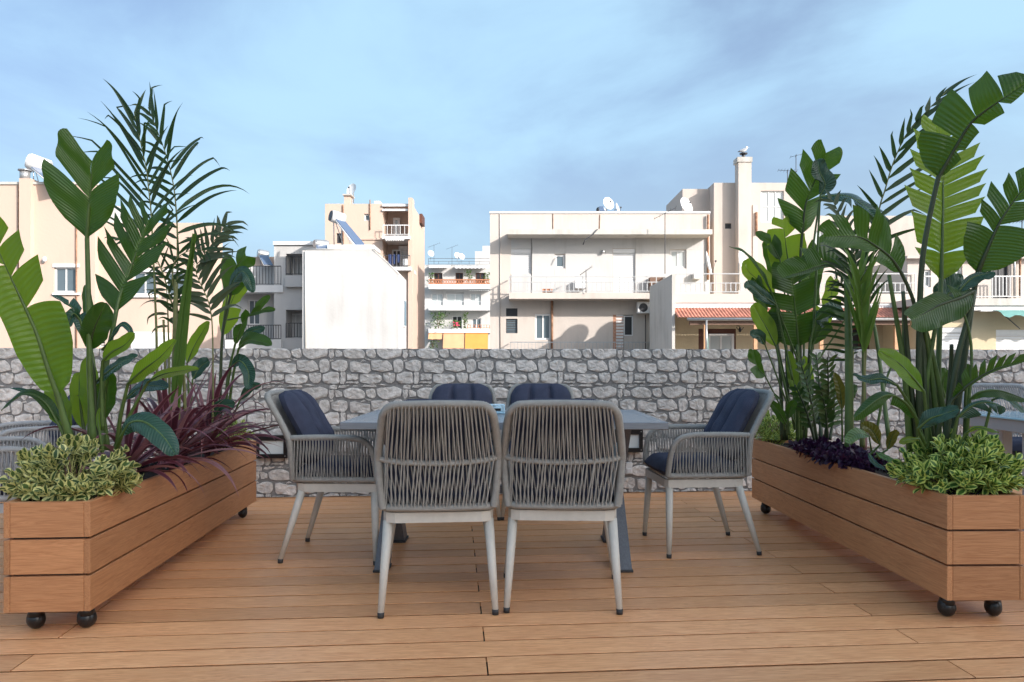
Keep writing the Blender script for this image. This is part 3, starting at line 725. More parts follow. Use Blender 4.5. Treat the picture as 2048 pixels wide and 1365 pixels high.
bbox(t, 'air_conditioner', 'white', 806, 815, 518, 532, d - .35, .3)
pole(t, [(686, 410), (686, 492)], d - .04, .035, 'rust'); pole(t, [(740, 400), (740, 460)], d - .04, .03, 'rust')
bbox(t, 'chimney', 'peach', 688, 700, 391, 409, d + .4, .6); bbox(t, 'chimney_cap', 'concrete', 685, 703, 388, 391, d + .3, .8)
bbox(t, 'chimney', 'whitewall', 748, 760, 402, 409, d + .6, .6)
bbox(t, 'roof_ledge', 'peach', 718, 765, 476, 480, d - .06, .2)
dish('grey satellite dish beside the chimney of the peach tower', 704, 380, 38.6, .32, (-.5, -.8, .3))

# ---- distant white block with terracotta balustrade
d = 92
t = thing('apartment_block', 'distant white apartment block with orange blinds between two nearer houses', 'building', (X(915, d), d, GZ))
bwall(t, 'whitewall', 840, 1000, 530, d, 10, [(868, 885, 546, 568), (911, 926, 546, 568), (951, 970, 546, 568), (862, 886, 588, 612), (892, 928, 586, 612), (940, 962, 588, 612), (904, 924, 632, 658), (944, 962, 637, 658)], rev=.4)
for a, b in ((868, 885), (911, 926), (951, 970)): bwin(t, a, b, 546, 568, d, 2, 'brown', 'dark', .12, y=d + .2)
for a, b in ((862, 886), (892, 928), (940, 962)): bwin(t, a, b, 587, 612, d, 2, 'white', 'panelight', .12, y=d + .2)
bwin(t, 904, 924, 632, 658, d, 2, 'white', 'dark', .12, y=d + .2); bwin(t, 944, 962, 637, 658, d, 2, 'white', 'pane', .12, y=d + .2)
for y0, y1 in ((569, 578), (613, 621), (658, 666)): bbox(t, 'balcony_slab', 'white', 857, 981, y0, y1, d - 1.6, 1.65)
m = MB()
x0, x1, z0, z1 = X(857, d - 1.5), X(980, d - 1.5), Z(569, d - 1.5), Z(559, d - 1.5)
m.box(x0, x1, d - 1.6, d - 1.4, z1 - .1, z1); m.box(x0, x1, d - 1.6, d - 1.4, z0, z0 + .09)
i = 0; x = x0
while x < x1 - .3:
    m.tube([(x + .15 + .12 * math.cos(a * .785), d - 1.5, (z0 + z1) / 2 + .2 * math.sin(a * .785)) for a in range(8)], .045, 5, closed=True); x += .31
m.build('balustrade', 'terracotta', t)
brail(t, 857, 980, 603, 613, d - 1.5, 'white', .5, .02); brail(t, 935, 979, 650, 658, d - 1.5, 'terracotta', .3, .04); brail(t, 857, 979, 517, 530, d - .2, 'dkmetal', 1.2, .018, mid=(.5,))
for a, b, y0, y1 in ((860, 903, 534, 539), (911, 978, 535, 540), (940, 979, 579, 584)):
    m = MB(); n = 9; w = (X(b, d) - X(a, d)) / n
    for i in range(n): xx = X(a, d) + w * i; m.prism([(xx, Z(y1 - 1, d)), (xx + w / 2, Z(y1 + .6, d)), (xx + w * .99, Z(y1 - 1, d)), (xx + w * .99, Z(y0, d)), (xx, Z(y0, d))], d - 1.3, d - 1.24)
    m.add([(X(a, d), d - 1.25, Z(y0, d)), (X(b, d), d - 1.25, Z(y0, d)), (X(b, d), d - .02, Z(y0 - 3, d)), (X(a, d), d - .02, Z(y0 - 3, d))], [(0, 1, 2, 3)]); m.build('awning', 'white', t)
for a, b, y0, y1, mt in ((860, 887, 667, 680, 'salmon'), (889, 930, 667, 698, 'salmon'), (932, 977, 667, 700, 'orange')):
    P = [Vector((X(a + (b - a) * i / 8, d), d - 1.45 - .12 * j, Z(y0 + (y1 - y0) * j / 6, d) + .02 * math.sin(i * 1.7))) for i in range(9) for j in range(7)]
    MB().grid(P, 8, 6).build('blind', mt, t)
bbox(t, 'penthouse', 'whitewall', 950, 985, 503, 531, d + 1, 4); bbox(t, 'penthouse', 'whitewall', 965, 985, 492, 504, d + 2, 3)
bwin(t, 957, 963, 510, 522, d + .95, 1, 'white', 'dark', .1)
def small_plant(label, c, r, h, n, seed, mat='fgreen', flowers=0, cat='plant'):
    rr = random.Random(seed); t = thing('balcony_plant', label, cat, c, 'plants on the distant balconies'); m = MB(); fl = MB()
    for i in range(n):
        p = Vector((rr.gauss(0, .45) * r, rr.gauss(0, .4) * r, rr.random() ** .8 * h)) + Vector(c); q = Quaternion((rr.random() - .5, rr.random() - .5, rr.random() - .5, rr.random() - .5)).normalized()
        s = rr.uniform(.1, .22); vs = [p + q @ Vector(v) * s for v in ((-.4, 0, 0), (0, 0, -1), (.4, 0, 0), (0, .1, 1))]; m.add(vs, [(0, 1, 2, 3)])
    m.build('foliage', mat, t)
    st = MB()
    for i in range(5): st.tube([c, Vector(c) + Vector((rr.uniform(-.5, .5) * r, 0, h * rr.uniform(.5, .9)))], .02, 4)
    st.build('stems', 'oldwood', t)
    if flowers:
        for i in range(flowers): fl.sphere(Vector(c) + Vector((rr.gauss(0, .3) * r, -r * .5, h * rr.uniform(.3, .8))), .1, 6, 4)
        fl.build('flowers', 'flower', t)
small_plant('big leafy plant at the left end of the lowest balcony of the distant block', P3(877, 658, 90.6), 1.2, 2.0, 260, 1)
small_plant('bushy plant with pink flowers before the dark door of the distant block', P3(912, 658, 90.6), .6, 1.0, 120, 2, flowers=14)
small_plant('tall climbing vine right of the dark door of the distant block', P3(930, 658, 90.6), .35, 2.0, 120, 3)
small_plant('plant at the left end of the terracotta balustrade of the distant block', P3(862, 568, 90.8), .5, 1.3, 90, 4)
small_plant('tall thin plant above the terracotta balustrade of the distant block', P3(937, 568, 90.8), .5, 1.7, 80, 5)
small_plant('plant at the right end of the terracotta balustrade of the distant block', P3(974, 568, 90.8), .5, 1.4, 90, 6)
small_plant('low shrub hanging below the lowest balcony of the distant block', P3(866, 697, 90.6), .6, 1.4, 90, 7)
for i, (px, py) in enumerate(((862, 508), (915, 512), (923, 514))):
    dish(['left satellite dish on the roof of the distant block', 'middle satellite dish on the roof of the distant block', 'right satellite dish on the roof of the distant block'][i], px, py, 93, .42, (.4, -.8, .4), .6)
antenna('left thin antenna on the roof of the distant block', 868, 490, 530, 92.5, 1.6); antenna('right thin antenna on the roof of the distant block', 904, 494, 530, 92.5, 1.6)

# ---- centre right: cream house with long white balcony
d = 37; ds = 35.8
t = thing('apartment_house', 'cream house with a long white balcony right of centre behind the wall', 'building', (X(1200, d), d, GZ))
bwall(t, 'cream', 980, 1420, 425, d, 9, [(1110, 1130, 509, 537), (1340, 1372, 500, 537), (1022, 1062, 498, 548), (1226, 1270, 498, 590), (1012, 1035, 617, 633), (1012, 1035, 638, 667), (1070, 1102, 628, 680), (1226, 1266, 630, 700)])
bbox(t, 'render_panel', 'whitewall', 1022.5, 1109, 470, 498, d - .03, .029)
bbox(t, 'render_panel', 'whitewall', 1063, 1109, 498, 590, d - .03, .029); bbox(t, 'render_panel', 'whitewall', 1131, 1225, 470, 590, d - .03, .029); bbox(t, 'render_panel', 'whitewall', 1271, 1339, 470, 590, d - .03, .029)
bbox(t, 'render_panel', 'whitewall', 1109.2, 1130.8, 538, 590, d - .03, .029); bbox(t, 'render_panel', 'whitewall', 1109.2, 1130.8, 470, 508, d - .03, .029)
bbox(t, 'render_panel', 'whitewall', 1225.2, 1270.8, 470, 497, d - .03, .029); bbox(t, 'render_panel', 'whitewall', 1339.2, 1418, 470, 499, d - .03, .029); bbox(t, 'render_panel', 'whitewall', 1373, 1418, 499.2, 590, d - .03, .029); bbox(t, 'render_panel', 'whitewall', 1339.2, 1372.8, 538, 590, d - .03, .029); bbox(t, 'render_panel', 'whitewall', 1022.5, 1062.8, 549, 590, d - .03, .029)
bshut(t, 1022, 1062, 498, 548, d); bshut(t, 1226, 1270, 498, 590, d); bwin(t, 1110, 1130, 509, 537, d, 1, 'white', 'pane', .1); bwin(t, 1340, 1372, 500, 537, d, 2, 'white', 'panelight', .1)
bwin(t, 1012, 1035, 617, 633, d, 1, 'dkmetal', 'dark', .04); bwin(t, 1012, 1035, 638, 667, d, 1, 'dkmetal', 'pane', .04, bars=5); bwin(t, 1070, 1102, 628, 680, d, 2, 'white', 'pane', .09)
bbox(t, 'door_panel', 'brickred', 1226, 1232, 630, 700, d + .02, .15); bbox(t, 'door_panel', 'white', 1232.3, 1247, 630, 700, d + .05, .12); bwin(t, 1248, 1266, 632, 672, d, 1, 'white', 'dark', .05, y=d + .06); bbox(t, 'door_panel', 'cream', 1248, 1266, 672.4, 700, d + .06, .1)
m = MB()
for i in range(11): m.box(X(1232, d), X(1247, d), d + .02, d + .049, Z(697 - i * 6.2, d), Z(695.5 - i * 6.2, d))
m.build('door_slats', 'brickred', t)
bbox(t, 'eave', 'concrete', 1015, 1425, 459, 469, ds, 1.19); bbox(t, 'balcony_slab', 'cream', 1018, 1332, 586, 598, ds, 1.19)
brail(t, 1019, 1331, 553, 586, ds + .06, 'railwhite', .22, .02, mid=(.62,), side=1.05)
brail(t, 1021, 1300, 684, 716, ds + .06, 'metal', .17, .012, side=1.05)
bbox(t, 'parapet_coping', 'white', 979, 1421, 423, 427, d - .05, .35)
pole(t, [(1104, 600), (1104, 700)], d - .08, .07, 'rust'); pole(t, [(1291, 630), (1291, 700)], d - .06, .02); pole(t, [(1416, 430), (1416, 560)], d - .12, .06, 'rust')
pole(t, [(1195, 459), (1185, 470), (1170, 480), (1166, 490)], ds - .06, .03, name='cable')
ac = bbox(t, 'air_conditioner', 'white', 1275, 1303, 604, 627, d - .55, .35, .02)
m = MB(); c = P3(1287, 615.5, d - .56)
for rr_ in (.08, .14, .2): m.tube([c + Vector((math.cos(a * .393) * rr_, 0, math.sin(a * .393) * rr_)) for a in range(16)], .012, 5, closed=True)
m.tube([c + Vector((0, .02, 0)), c + Vector((0, .008, 0))], .215, 20); m.build('fan_grille', 'dkmetal', ac)
m = MB(); c = P3(1206, 504, d - .15); m.sphere(c, .1, 8, 6); m.box(c.x - .03, c.x + .03, d - .15, d, c.z - .02, c.z + .02); m.build('wall_light', 'metal', t)
dish('round white dish standing on the flat roof right of centre', 1216, 408, 37.5, .32, (.45, -.85, .25), .2)
dish('small white dish behind the round dish on the flat roof', 1234, 418, 38.5, .28, (.9, -.4, .25), .1)
heater('low solar heater behind the dishes on the flat roof', 1197, 420, 1207, 421, 39, .15, [(1198, 415, 39), (1206, 415, 39), (1210, 424, 38.6), (1200, 424, 38.6)], 'dkmetal')
dish('large white dish at the right end of the flat roof', 1371, 412, 37.6, .42, (.55, -.75, .35), .25)
antenna('tall rusty pole antenna in front of the cream house balcony', 1330, 425, 548, 35.2, 1.1, .45, 5); antenna('small antenna on the railing of the long white balcony', 1172, 540, 586, 35.7, .7, .6)

bbox(t, 'air_conditioner', 'white', 1150, 1172, 560, 578, d - .4, .33, .02); bbox(t, 'air_conditioner', 'white', 1388, 1404, 545, 558, d - .4, .33, .02)
pole(t, [(1062, 470), (1064, 500), (1063, 586)], d - .05, .012, name='cable'); pole(t, [(1200, 430), (1199, 458)], d - .02, .02, 'rust'); pole(t, [(1106, 428), (1106, 458)], d - .02, .02, 'rust'); pole(t, [(1000, 428), (1001, 700)], d - .03, .025, 'pinkish')
bbox(t, 'flower_trough', 'terracotta', 1085, 1105, 578, 585, ds + .12, .2); bbox(t, 'shelf', 'oldwood', 1300, 1330, 555, 585, d - .5, .4)
# ---- right: weathered tower with chimney
d = 39
t = thing('apartment_tower', 'weathered pinkish tower with a tall chimney and a gull on it', 'building', (X(1500, d), d, GZ))
bwall(t, 'pinkish', 1428, 1606, 366, d - 1.2, 6, [(1522, 1568, 382, 445), (1450, 1463, 447, 458)], rev=.25)
bwall(t, 'pinkish', 1606, 1850, 432, d, 6, [(1628, 1648, 462, 490), (1700, 1720, 465, 500)], name='wing')
bwin(t, 1628, 1648, 462, 490, d, 1, 'white', 'panelight'); bwin(t, 1700, 1720, 465, 500, d, 1, 'white', 'panelight')
m = MB(); dd = d - 1.2; m.box(X(1428, dd) - 1.4, X(1428, dd) - .002, dd + .9, dd + 5, GZ, Z(370, dd)); m.build('side_wing', 'pinkish', t)
bwin(t, 1522, 1568, 382, 445, d - 1.2, 3, 'white', 'panelight', .06, bars=1); bwin(t, 1450, 1463, 447, 458, d - 1.2, 1, 'dkmetal', 'dark', .05)
bbox(t, 'chimney', 'cream', 1477, 1503, 318, 700, d - 1.75, .6); bbox(t, 'chimney_cap', 'concrete', 1475, 1505, 314, 324, d - 1.8, .7)
m = MB(); c = P3(1487, 309, d - 1.4); m.tube([c - Vector((0, 0, .2)), c], .09, 10); m.tube([c, c + Vector((0, 0, .05))], .2, 12); m.build('cowl', 'dkmetal', t)
bbox(t, 'pilaster', 'cream', 1506, 1516, 410, 700, d - 1.28, .07)
pole(t, [(1513, 425), (1513, 470)], d - 1.34, .06, 'rust')
g = thing('gull', 'white and grey gull perched on the chimney cowl', 'bird', c + Vector((0, 0, .05)))
m = MB(); b = c + Vector((0, 0, .2)); q = Matrix.Rotation(R(-18), 4, 'Y')
m.sphere(b, .1, 12, 8, (1.9, .8, .85), q); m.sphere(b + Vector((.15, 0, .14)), .062, 10, 8); m.tube([b + Vector((.1, 0, .02)), b + Vector((.15, 0, .13))], [.07, .05], 10); m.tube([b + Vector((.2, 0, .14)), b + Vector((.27, 0, .125))], [.02, .004], 6)
for s in (-1, 1): m.tube([b + Vector((.01, s * .03, -.06)), b + Vector((.02, s * .03, -.155))], .009, 5)
m.build('body', 'bird', g)
m = MB()
for s in (-1, 1): m.sphere(b + Vector((-.05, s * .065, .01)), .1, 10, 6, (2.0, .25, .55), Matrix.Rotation(R(-22), 4, 'Y'))
m.tube([b + Vector((-.15, 0, -.03)), b + Vector((-.29, 0, -.08))], [.05, .02], 6); m.build('wings', 'birdgrey', g)
antenna('small antenna on the roof of the weathered tower', 1575, 340, 366, 38, .9, -.15)
antenna('thin tall antenna behind the weathered tower', 1592, 310, 366, 41, .6, .2, 3)
dish('large dish edge on before the long balcony, right', 1414, 527, 32.4, .5, (.9, -.35, .2), 1.0)
dish('white dish on the terrace behind the left leaves of the right planter', 1483, 525, 32.6, .48, (.75, -.6, .2), 1.0)

# ---- right: low house with tiled porch
d = 30
t = thing('terrace_house', 'low yellow house with a red tiled porch behind the right planter', 'building', (X(1580, d), d, GZ))
m = MB(); m.box(X(1344, d - .5), X(1350, d - .5), d - .5, d + 4.3, GZ, Z(549, d - .5)); m.build('party_wall', 'concrete', t)
bwall(t, 'yellow', 1346, 1830, 592, d + 1.6, 6, [(1397, 1472, 658, 720), (1700, 1740, 655, 720)], py1=None)
bbox(t, 'terrace_edge', 'cream', 1346.5, 1832, 588, 606, d, 2); bbox(t, 'fascia', 'white', 1347, 1830, 606.4, 616, d + .05, 1.5)
brail(t, 1352, 1830, 547, 588, d + .1, 'railwhite', .2, .018, mid=(.5,))
m = MB(); n = 74; P = []
for i in range(n * 6 + 1):
    x = X(1345, d) + (X(1826, d) - X(1345, d)) * i / (n * 6)
    for j in range(4): P.append((x, d + .03 - j * .345, Z(617.2, d) - j * .15 + .045 * abs(math.sin(math.pi * i / 6))))
m.grid(P, n * 6, 3, smooth=False); stuff(m.build('porch_tiles', 'tile', t))
m = MB(); m.tube([(X(1362, d), d - 1.06, Z(639, d - 1)), (X(1822, d), d - 1.06, Z(639, d - 1))], .055, 10); m.tube([(X(1399, d), d - 1.06, Z(640, d - 1)), (X(1399, d), d - 1.06, Z(720, d - 1))], .045, 8); m.build('gutter', 'metal', t)
bbox(t, 'porch_beam', 'oldwood', 1380, 1820, 642, 650, d - .9, .15)
for px in (1408, 1508, 1640, 1790): bbox(t, 'porch_post', 'post', px, px + 7, 650, 760, d - .88, .13)
pole(t, [(1413, 652), (1415, 720)], d - .24, .05, 'green_cloth', 'hose')
f = bwin(t, 1397, 1472, 658, 720, d + 1.6, 2, 'brown', 'panelight', .22, y=d + 1.62); bwin(t, 1416, 1468, 668, 720, d + 1.6, 2, 'white', 'panelight', .1, y=d + 1.59)
m = MB(); c = P3(1480, 660, d + 1.3); m.sphere(c, .07, 8, 8, (1, 1, 1.6)); m.tube([c + Vector((-.16, 0, .12)), c + Vector((-.1, 0, .02)), c, c + Vector((.1, 0, .02)), c + Vector((.16, 0, .12))], .014, 5); m.tube([c + Vector((0, 0, .1)), c + Vector((0, .3, .2))], .015, 5); m.build('porch_lantern', 'black', t)
bwin(t, 1700, 1740, 655, 720, d + 1.6, 2, 'brown', 'dark', .1)

# ---- far right: cream house with green awning
d = 29
t = thing('terrace_house', 'cream house with green awning and barred balcony door at far right', 'building', (X(1960, d), d, GZ))
bwall(t, 'yellow', 1833, 2330, 604, d, 6, [(1880, 1932, 655, 740), (1992, 2080, 660, 740)])
bwall(t, 'cream', 1815, 2330, 515, d + 1.2, 5, [(1985, 2017, 521, 600), (1905, 1925, 530, 560), (1840, 1862, 540, 575)], name='upper_wall')
bshut(t, 1880, 1932, 655, 740, d); bshut(t, 1992, 2080, 660, 740, d)
bwin(t, 1985, 2017, 521, 600, d + 1.2, 2, 'dkmetal', 'dark', .05); bwin(t, 1905, 1925, 530, 560, d + 1.2); bwin(t, 1840, 1862, 540, 575, d + 1.2)
bbox(t, 'ledge', 'concrete', 1831, 2330, 597, 611, d - .6, 1.85); bbox(t, 'fascia', 'white', 1833, 2330, 611.5, 621, d - .5, .48)
brail(t, 1984, 2020, 552, 597, d + .7, 'railwhite', .13, .02); brail(t, 1850, 2330, 552, 597, d - .5, 'metal', 1.6, .012)
m = MB(); n = 26; P = []
for i in range(n + 1):
    for j in range(5):
        f = j / 4; px = 1966 + (2240 - 1966) * i / n
        P.append((X(px, d), d - .5 - f * .75, Z(622, d) - .12 * f - (.12 + .06 * math.sin(i * 1.9) if j == 4 else 0) - (.0 if j < 3 else .05)))
m.grid(P, n, 4); m.build('awning', 'green_cloth', t)
bbox(t, 'awning_rail', 'white', 1962, 2240, 619.5, 623, d - .62, .1)
pole(t, [(1998, 622), (2040, 658)], d - .7, .02, 'dkmetal', 'awning_arm')
pole(t, [(2029, 480), (2029, 595)], d + 1.1, .04, 'metal'); pole(t, [(2040, 460), (2040, 595)], d + 1.08, .04, 'rust')
m = MB(); dd = d + 1.0
m.prism([(X(1880, dd), Z(512, dd)), (X(2330, dd), Z(512, dd)), (X(2330, dd), Z(430, dd)), (X(2060, dd), Z(484, dd))], dd, dd + 4); m.build('pitched_roof', 'concrete', t)
bbox(t, 'roof_edge', 'cream', 1815, 2330, 511.5, 517, d + .9, .4)
antenna('leaning antenna pole at far right roof', 2044, 440, 512, 31, .8, .1)

# ================================================================== planters
def planter(label, corner, rot, side):
    """slatted trough on ball castors; local x across (0..w away from the aisle), y along, z up"""
    t = thing('planter_box', label, 'planter', (corner[0], corner[1], 0), 'wooden planter boxes on castors', rot)
    w, ln, z0, z1, th = .305 * side, 2.2, .093, .495, .022
    hb = (z1 - z0) / 3; xa, xb = sorted((0, w))
    for r in range(3):
        a, b = z0 + r * hb + (.004 if r else 0), z0 + (r + 1) * hb - (.004 if r < 2 else 0)
        me_l = MB().cbox(-ln / 2, ln / 2, -th / 2, th / 2, a, b, .0016).mesh('board', 'planter')
        me_s = MB().cbox(-(xb - xa) / 2 + th + .001, (xb - xa) / 2 - th - .001, -th / 2, th / 2, a, b, .0016).mesh('board', 'planter')
        for x in (xa + th / 2, xb - th / 2):
            o = put('board', me_l, t, False); o.location = (x, ln / 2, 0); o.rotation_euler = (0, 0, R(90))
        for y in (th / 2, ln - th / 2):
            o = put('board', me_s, t, False); o.location = ((xa + xb) / 2, y + (.0006 if y < 1 else -.0006), 0)
    MB().box(xa + th, xb - th, th, ln - th, z0 + .02, z0 + .035).build('base_board', 'planter', t, False)
    m = MB()   # dark inner carcass seen through the joints
    for x in (xa + th + .001, xb - th - .013): m.box(x, x + .012, th + .013, ln - th - .013, z0 + .036, z1 - .03)
    for y in (th + .001, ln - th - .013): m.box(xa + th + .001, xb - th - .001, y, y + .012, z0 + .036, z1 - .03)
    m.build('inner_frame', 'cap', t, False)
    n, mm = 10, 70; P = []
    for i in range(n + 1):
        for j in range(mm + 1):
            x = xa + th + .014 + (xb - xa - 2 * th - .028) * i / n; y = th + .014 + (ln - 2 * th - .028) * j / mm
            P.append((x, y, z1 - .045 + .02 * noise.noise(Vector((x * 14, y * 14, 3))) + .008 * noise.noise(Vector((x * 60, y * 60, 1)))))
    MB().grid(P, n, mm).build('soil', 'soil', t, False)
    for x in (xa + th + .004, xb - th - .004):   # crumpled liner edge
        P = []
        for j in range(181):
            y = th + .02 + (ln - 2 * th - .04) * j / 180
            for k in range(4): P.append((x + (.5 - (x > (xa + xb) / 2)) * (.02 + k * .014) + .008 * noise.noise(Vector((j * .9, k, x * 9))), y, z1 - .012 - .010 * k + .014 * noise.noise(Vector((j * .7, k * 2.2, x)))))
        MB().grid(P, 180, 3, smooth=False).build('liner', 'film', t, False)
    cm = MB(); cm.sphere((0, 0, .035), .035, 16, 12, (1, .85, 1)); cm.tube([(0, 0, .05), (0, 0, .072), (0, 0, .084)], [.03, .026, .02], 12); cm.box(-.03, .03, -.03, .03, .084, .0925)
    cm.sphere((.006, .0, .042), .034, 12, 10, (.85, .8, .95)); cme = cm.mesh('castor', 'black')
    for x in (xa + .06, xb - .06):
        for y in (.1, ln - .1):
            o = put('castor', cme, t, False); o.location = (x, y, 0); o.rotation_euler = (0, 0, rnd.uniform(0, 6))
    return t
planter('slatted wooden planter box on black castors at left, with burgundy strap plants', (-1.546, 2.71), R(3.9), -1)
planter('slatted wooden planter box on black castors at right, with purple ground cover', (1.665, 2.83), R(.9), 1)

# ================================================================== dining table
TX0, TX1, TY0, TY1, TZ = -.795, .722, 3.41, 4.36, .73
t = thing('dining_table', 'grey slatted dining table with crossed legs in the middle of the deck', 'table', ((TX0 + TX1) / 2, (TY0 + TY1) / 2, 0))
fr = MB(); e = .045
fr.cbox(TX0, TX1, TY0, TY0 + e, TZ - .034, TZ, .003); fr.cbox(TX0, TX1, TY1 - e, TY1, TZ - .034, TZ, .003)
fr.cbox(TX0, TX0 + e, TY0 + e + .001, TY1 - e - .001, TZ - .0335, TZ - .0004, .003); fr.cbox(TX1 - e, TX1, TY0 + e + .001, TY1 - e - .001, TZ - .0335, TZ - .0004, .003)
fr.build('table_frame', 'table', t)
ns = 7; sw = (TY1 - TY0 - 2 * e) / ns
for i in range(ns):
    y = TY0 + e + sw * i; MB().cbox(TX0 + e + .002, TX1 - e - .002, y + .003, y + sw - .003, TZ - .022, TZ - .0008, .002).build('slat', 'table', t)
for x in (-.63, .545):
    ya, yb = 3.60, 4.19
    for k, (p, q) in enumerate((((ya, 0), (yb, TZ - .04)), ((yb, 0), (ya, TZ - .04)))):
        dy, dz = q[0] - p[0], q[1] - p[1]; l = math.hypot(dy, dz); hw = .045 / (dz / l)
        xo = -.03 + (.002 if k else 0); m = MB()
        vs = [(x + xo, p[0] - hw, .014), (x + xo, p[0] + hw, .014), (x + xo, q[0] + hw, q[1]), (x + xo, q[0] - hw, q[1])]
        vs += [(a + .06 - (.004 if k else 0), b, c) for a, b, c in vs]
        m.add(vs, [(0, 3, 2, 1), (4, 5, 6, 7), (0, 1, 5, 4), (1, 2, 6, 5), (2, 3, 7, 6), (3, 0, 4, 7)]); lg = m.build('leg', 'tleg', t)
        MB().cbox(x - .036, x + .036, p[0] - hw - .006, p[0] + hw + .006, 0, .0135, .003).build('foot', 'cap', lg)
    MB().cbox(x - .03, x + .03, TY0 + .1, TY1 - .1, TZ - .0395, TZ - .0345, .001).build('top_plate', 'tleg', t)
MB().cbox(-.598, .513, 3.88, 3.93, .32, .36, .003).build('stretcher', 'tleg', t)
t = thing('tissue_box', 'small pale blue and white box with a dark slot on the dining table', 'box', (-.09, 4.02, TZ))  # small slotted box with a crumpled white sheet inside
MB().cbox(-.052, .052, -.04, .04, 0, .012, .003).build('base', plain('pale blue glaze', (.35, .55, .68, 1), .15, var=.3, scale=40), t, False)
m = MB(); m.cbox(-.052, .052, -.04, -.03, .0125, .05, .003); m.cbox(-.052, .052, .03, .04, .0125, .05, .003); m.cbox(-.052, -.042, -.0295, .0295, .0125, .0495, .003); m.cbox(.042, .052, -.0295, .0295, .0125, .0495, .003)
m.build('sides', plain('pale blue printed side', (.45, .62, .72, 1), .2, var=.5, scale=55), t, False)
m = MB(); P = []
for i in range(9):
    for j in range(7): P.append((-.04 + .08 * i / 8, -.028 + .056 * j / 6, .042 + .016 * noise.noise(Vector((i * .8, j * .9, 2)))))
m.grid(P, 8, 6, smooth=False).build('tissue', 'white', t, False)
MB().cbox(-.03, .03, -.0406, -.0402, .016, .03, .0001).build('slot', 'black', t, False)

# ================================================================== rope armchairs
def ribbed(m, pts, r, pitch=.0085, n=9):
    pts = [Vector(p) for p in pts]; k = max(4, int(plen(pts) / (pitch / 2))); path = resample(pts, k)
    m.tube(path, [r * (1.0 if i % 2 else .80) for i in range(len(path))], n)
def cushion(w, h, tk, chan, seed, corner=.22, nx=36, nz=26):
    """soft pad lying in x-z, bulging towards +y, rounded corners, stitched channels"""
    m = MB(); P = [[], []]
    for sgn in (0, 1):
        for i in range(nx + 1):
            for j in range(nz + 1):
                a, b = -1 + 2 * i / nx, -1 + 2 * j / nz
                # square to rounded square
                ca = a * (1 - corner * .55 * max(0, abs(b) - .62) ** 1.6 / .38 ** 1.6 * .5); cb_ = b * (1 - corner * .55 * max(0, abs(a) - .62) ** 1.6 / .38 ** 1.6 * .5)
                edge = (1 - abs(a) ** 6) * (1 - abs(b) ** 6); th = tk * (.30 + .70 * max(0, edge) ** .5) if sgn == 0 else 0
                if abs(a) == 1 or abs(b) == 1: th = tk * .42
                if sgn and not (abs(a) == 1 or abs(b) == 1): th = tk * (.15 - .15 * max(0, edge) ** .4)
                if chan and sgn == 0:
                    u = (a + 1) / 2 * chan; g = abs(u - round(u)); q = 0 < round(u) < chan
                    if q: th -= tk * .42 * math.exp(-(g / .10) ** 2) * max(0, edge) ** .5
                    th += tk * .10 * noise.noise(Vector((a * 3 + seed, b * 2.5, 1))) * max(0, edge)
                else: th += tk * .06 * noise.noise(Vector((a * 2 + seed, b * 2, sgn * 3)))
                P[sgn].append(Vector((ca * w / 2, th, cb_ * h / 2)))
    m.grid(P[0], nx, nz); o = len(m.v); m.grid(P[1], nx, nz)
    m.f = [f if i < nx * nz else f[::-1] for i, f in enumerate(m.f)]
    return m
def strand(m, a, b, r=.0032, sag=0):
    a, b = Vector(a), Vector(b); c = (a + b) / 2 + Vector((0, sag, 0)); m.tube([a, c, b], r, 5, caps=False)
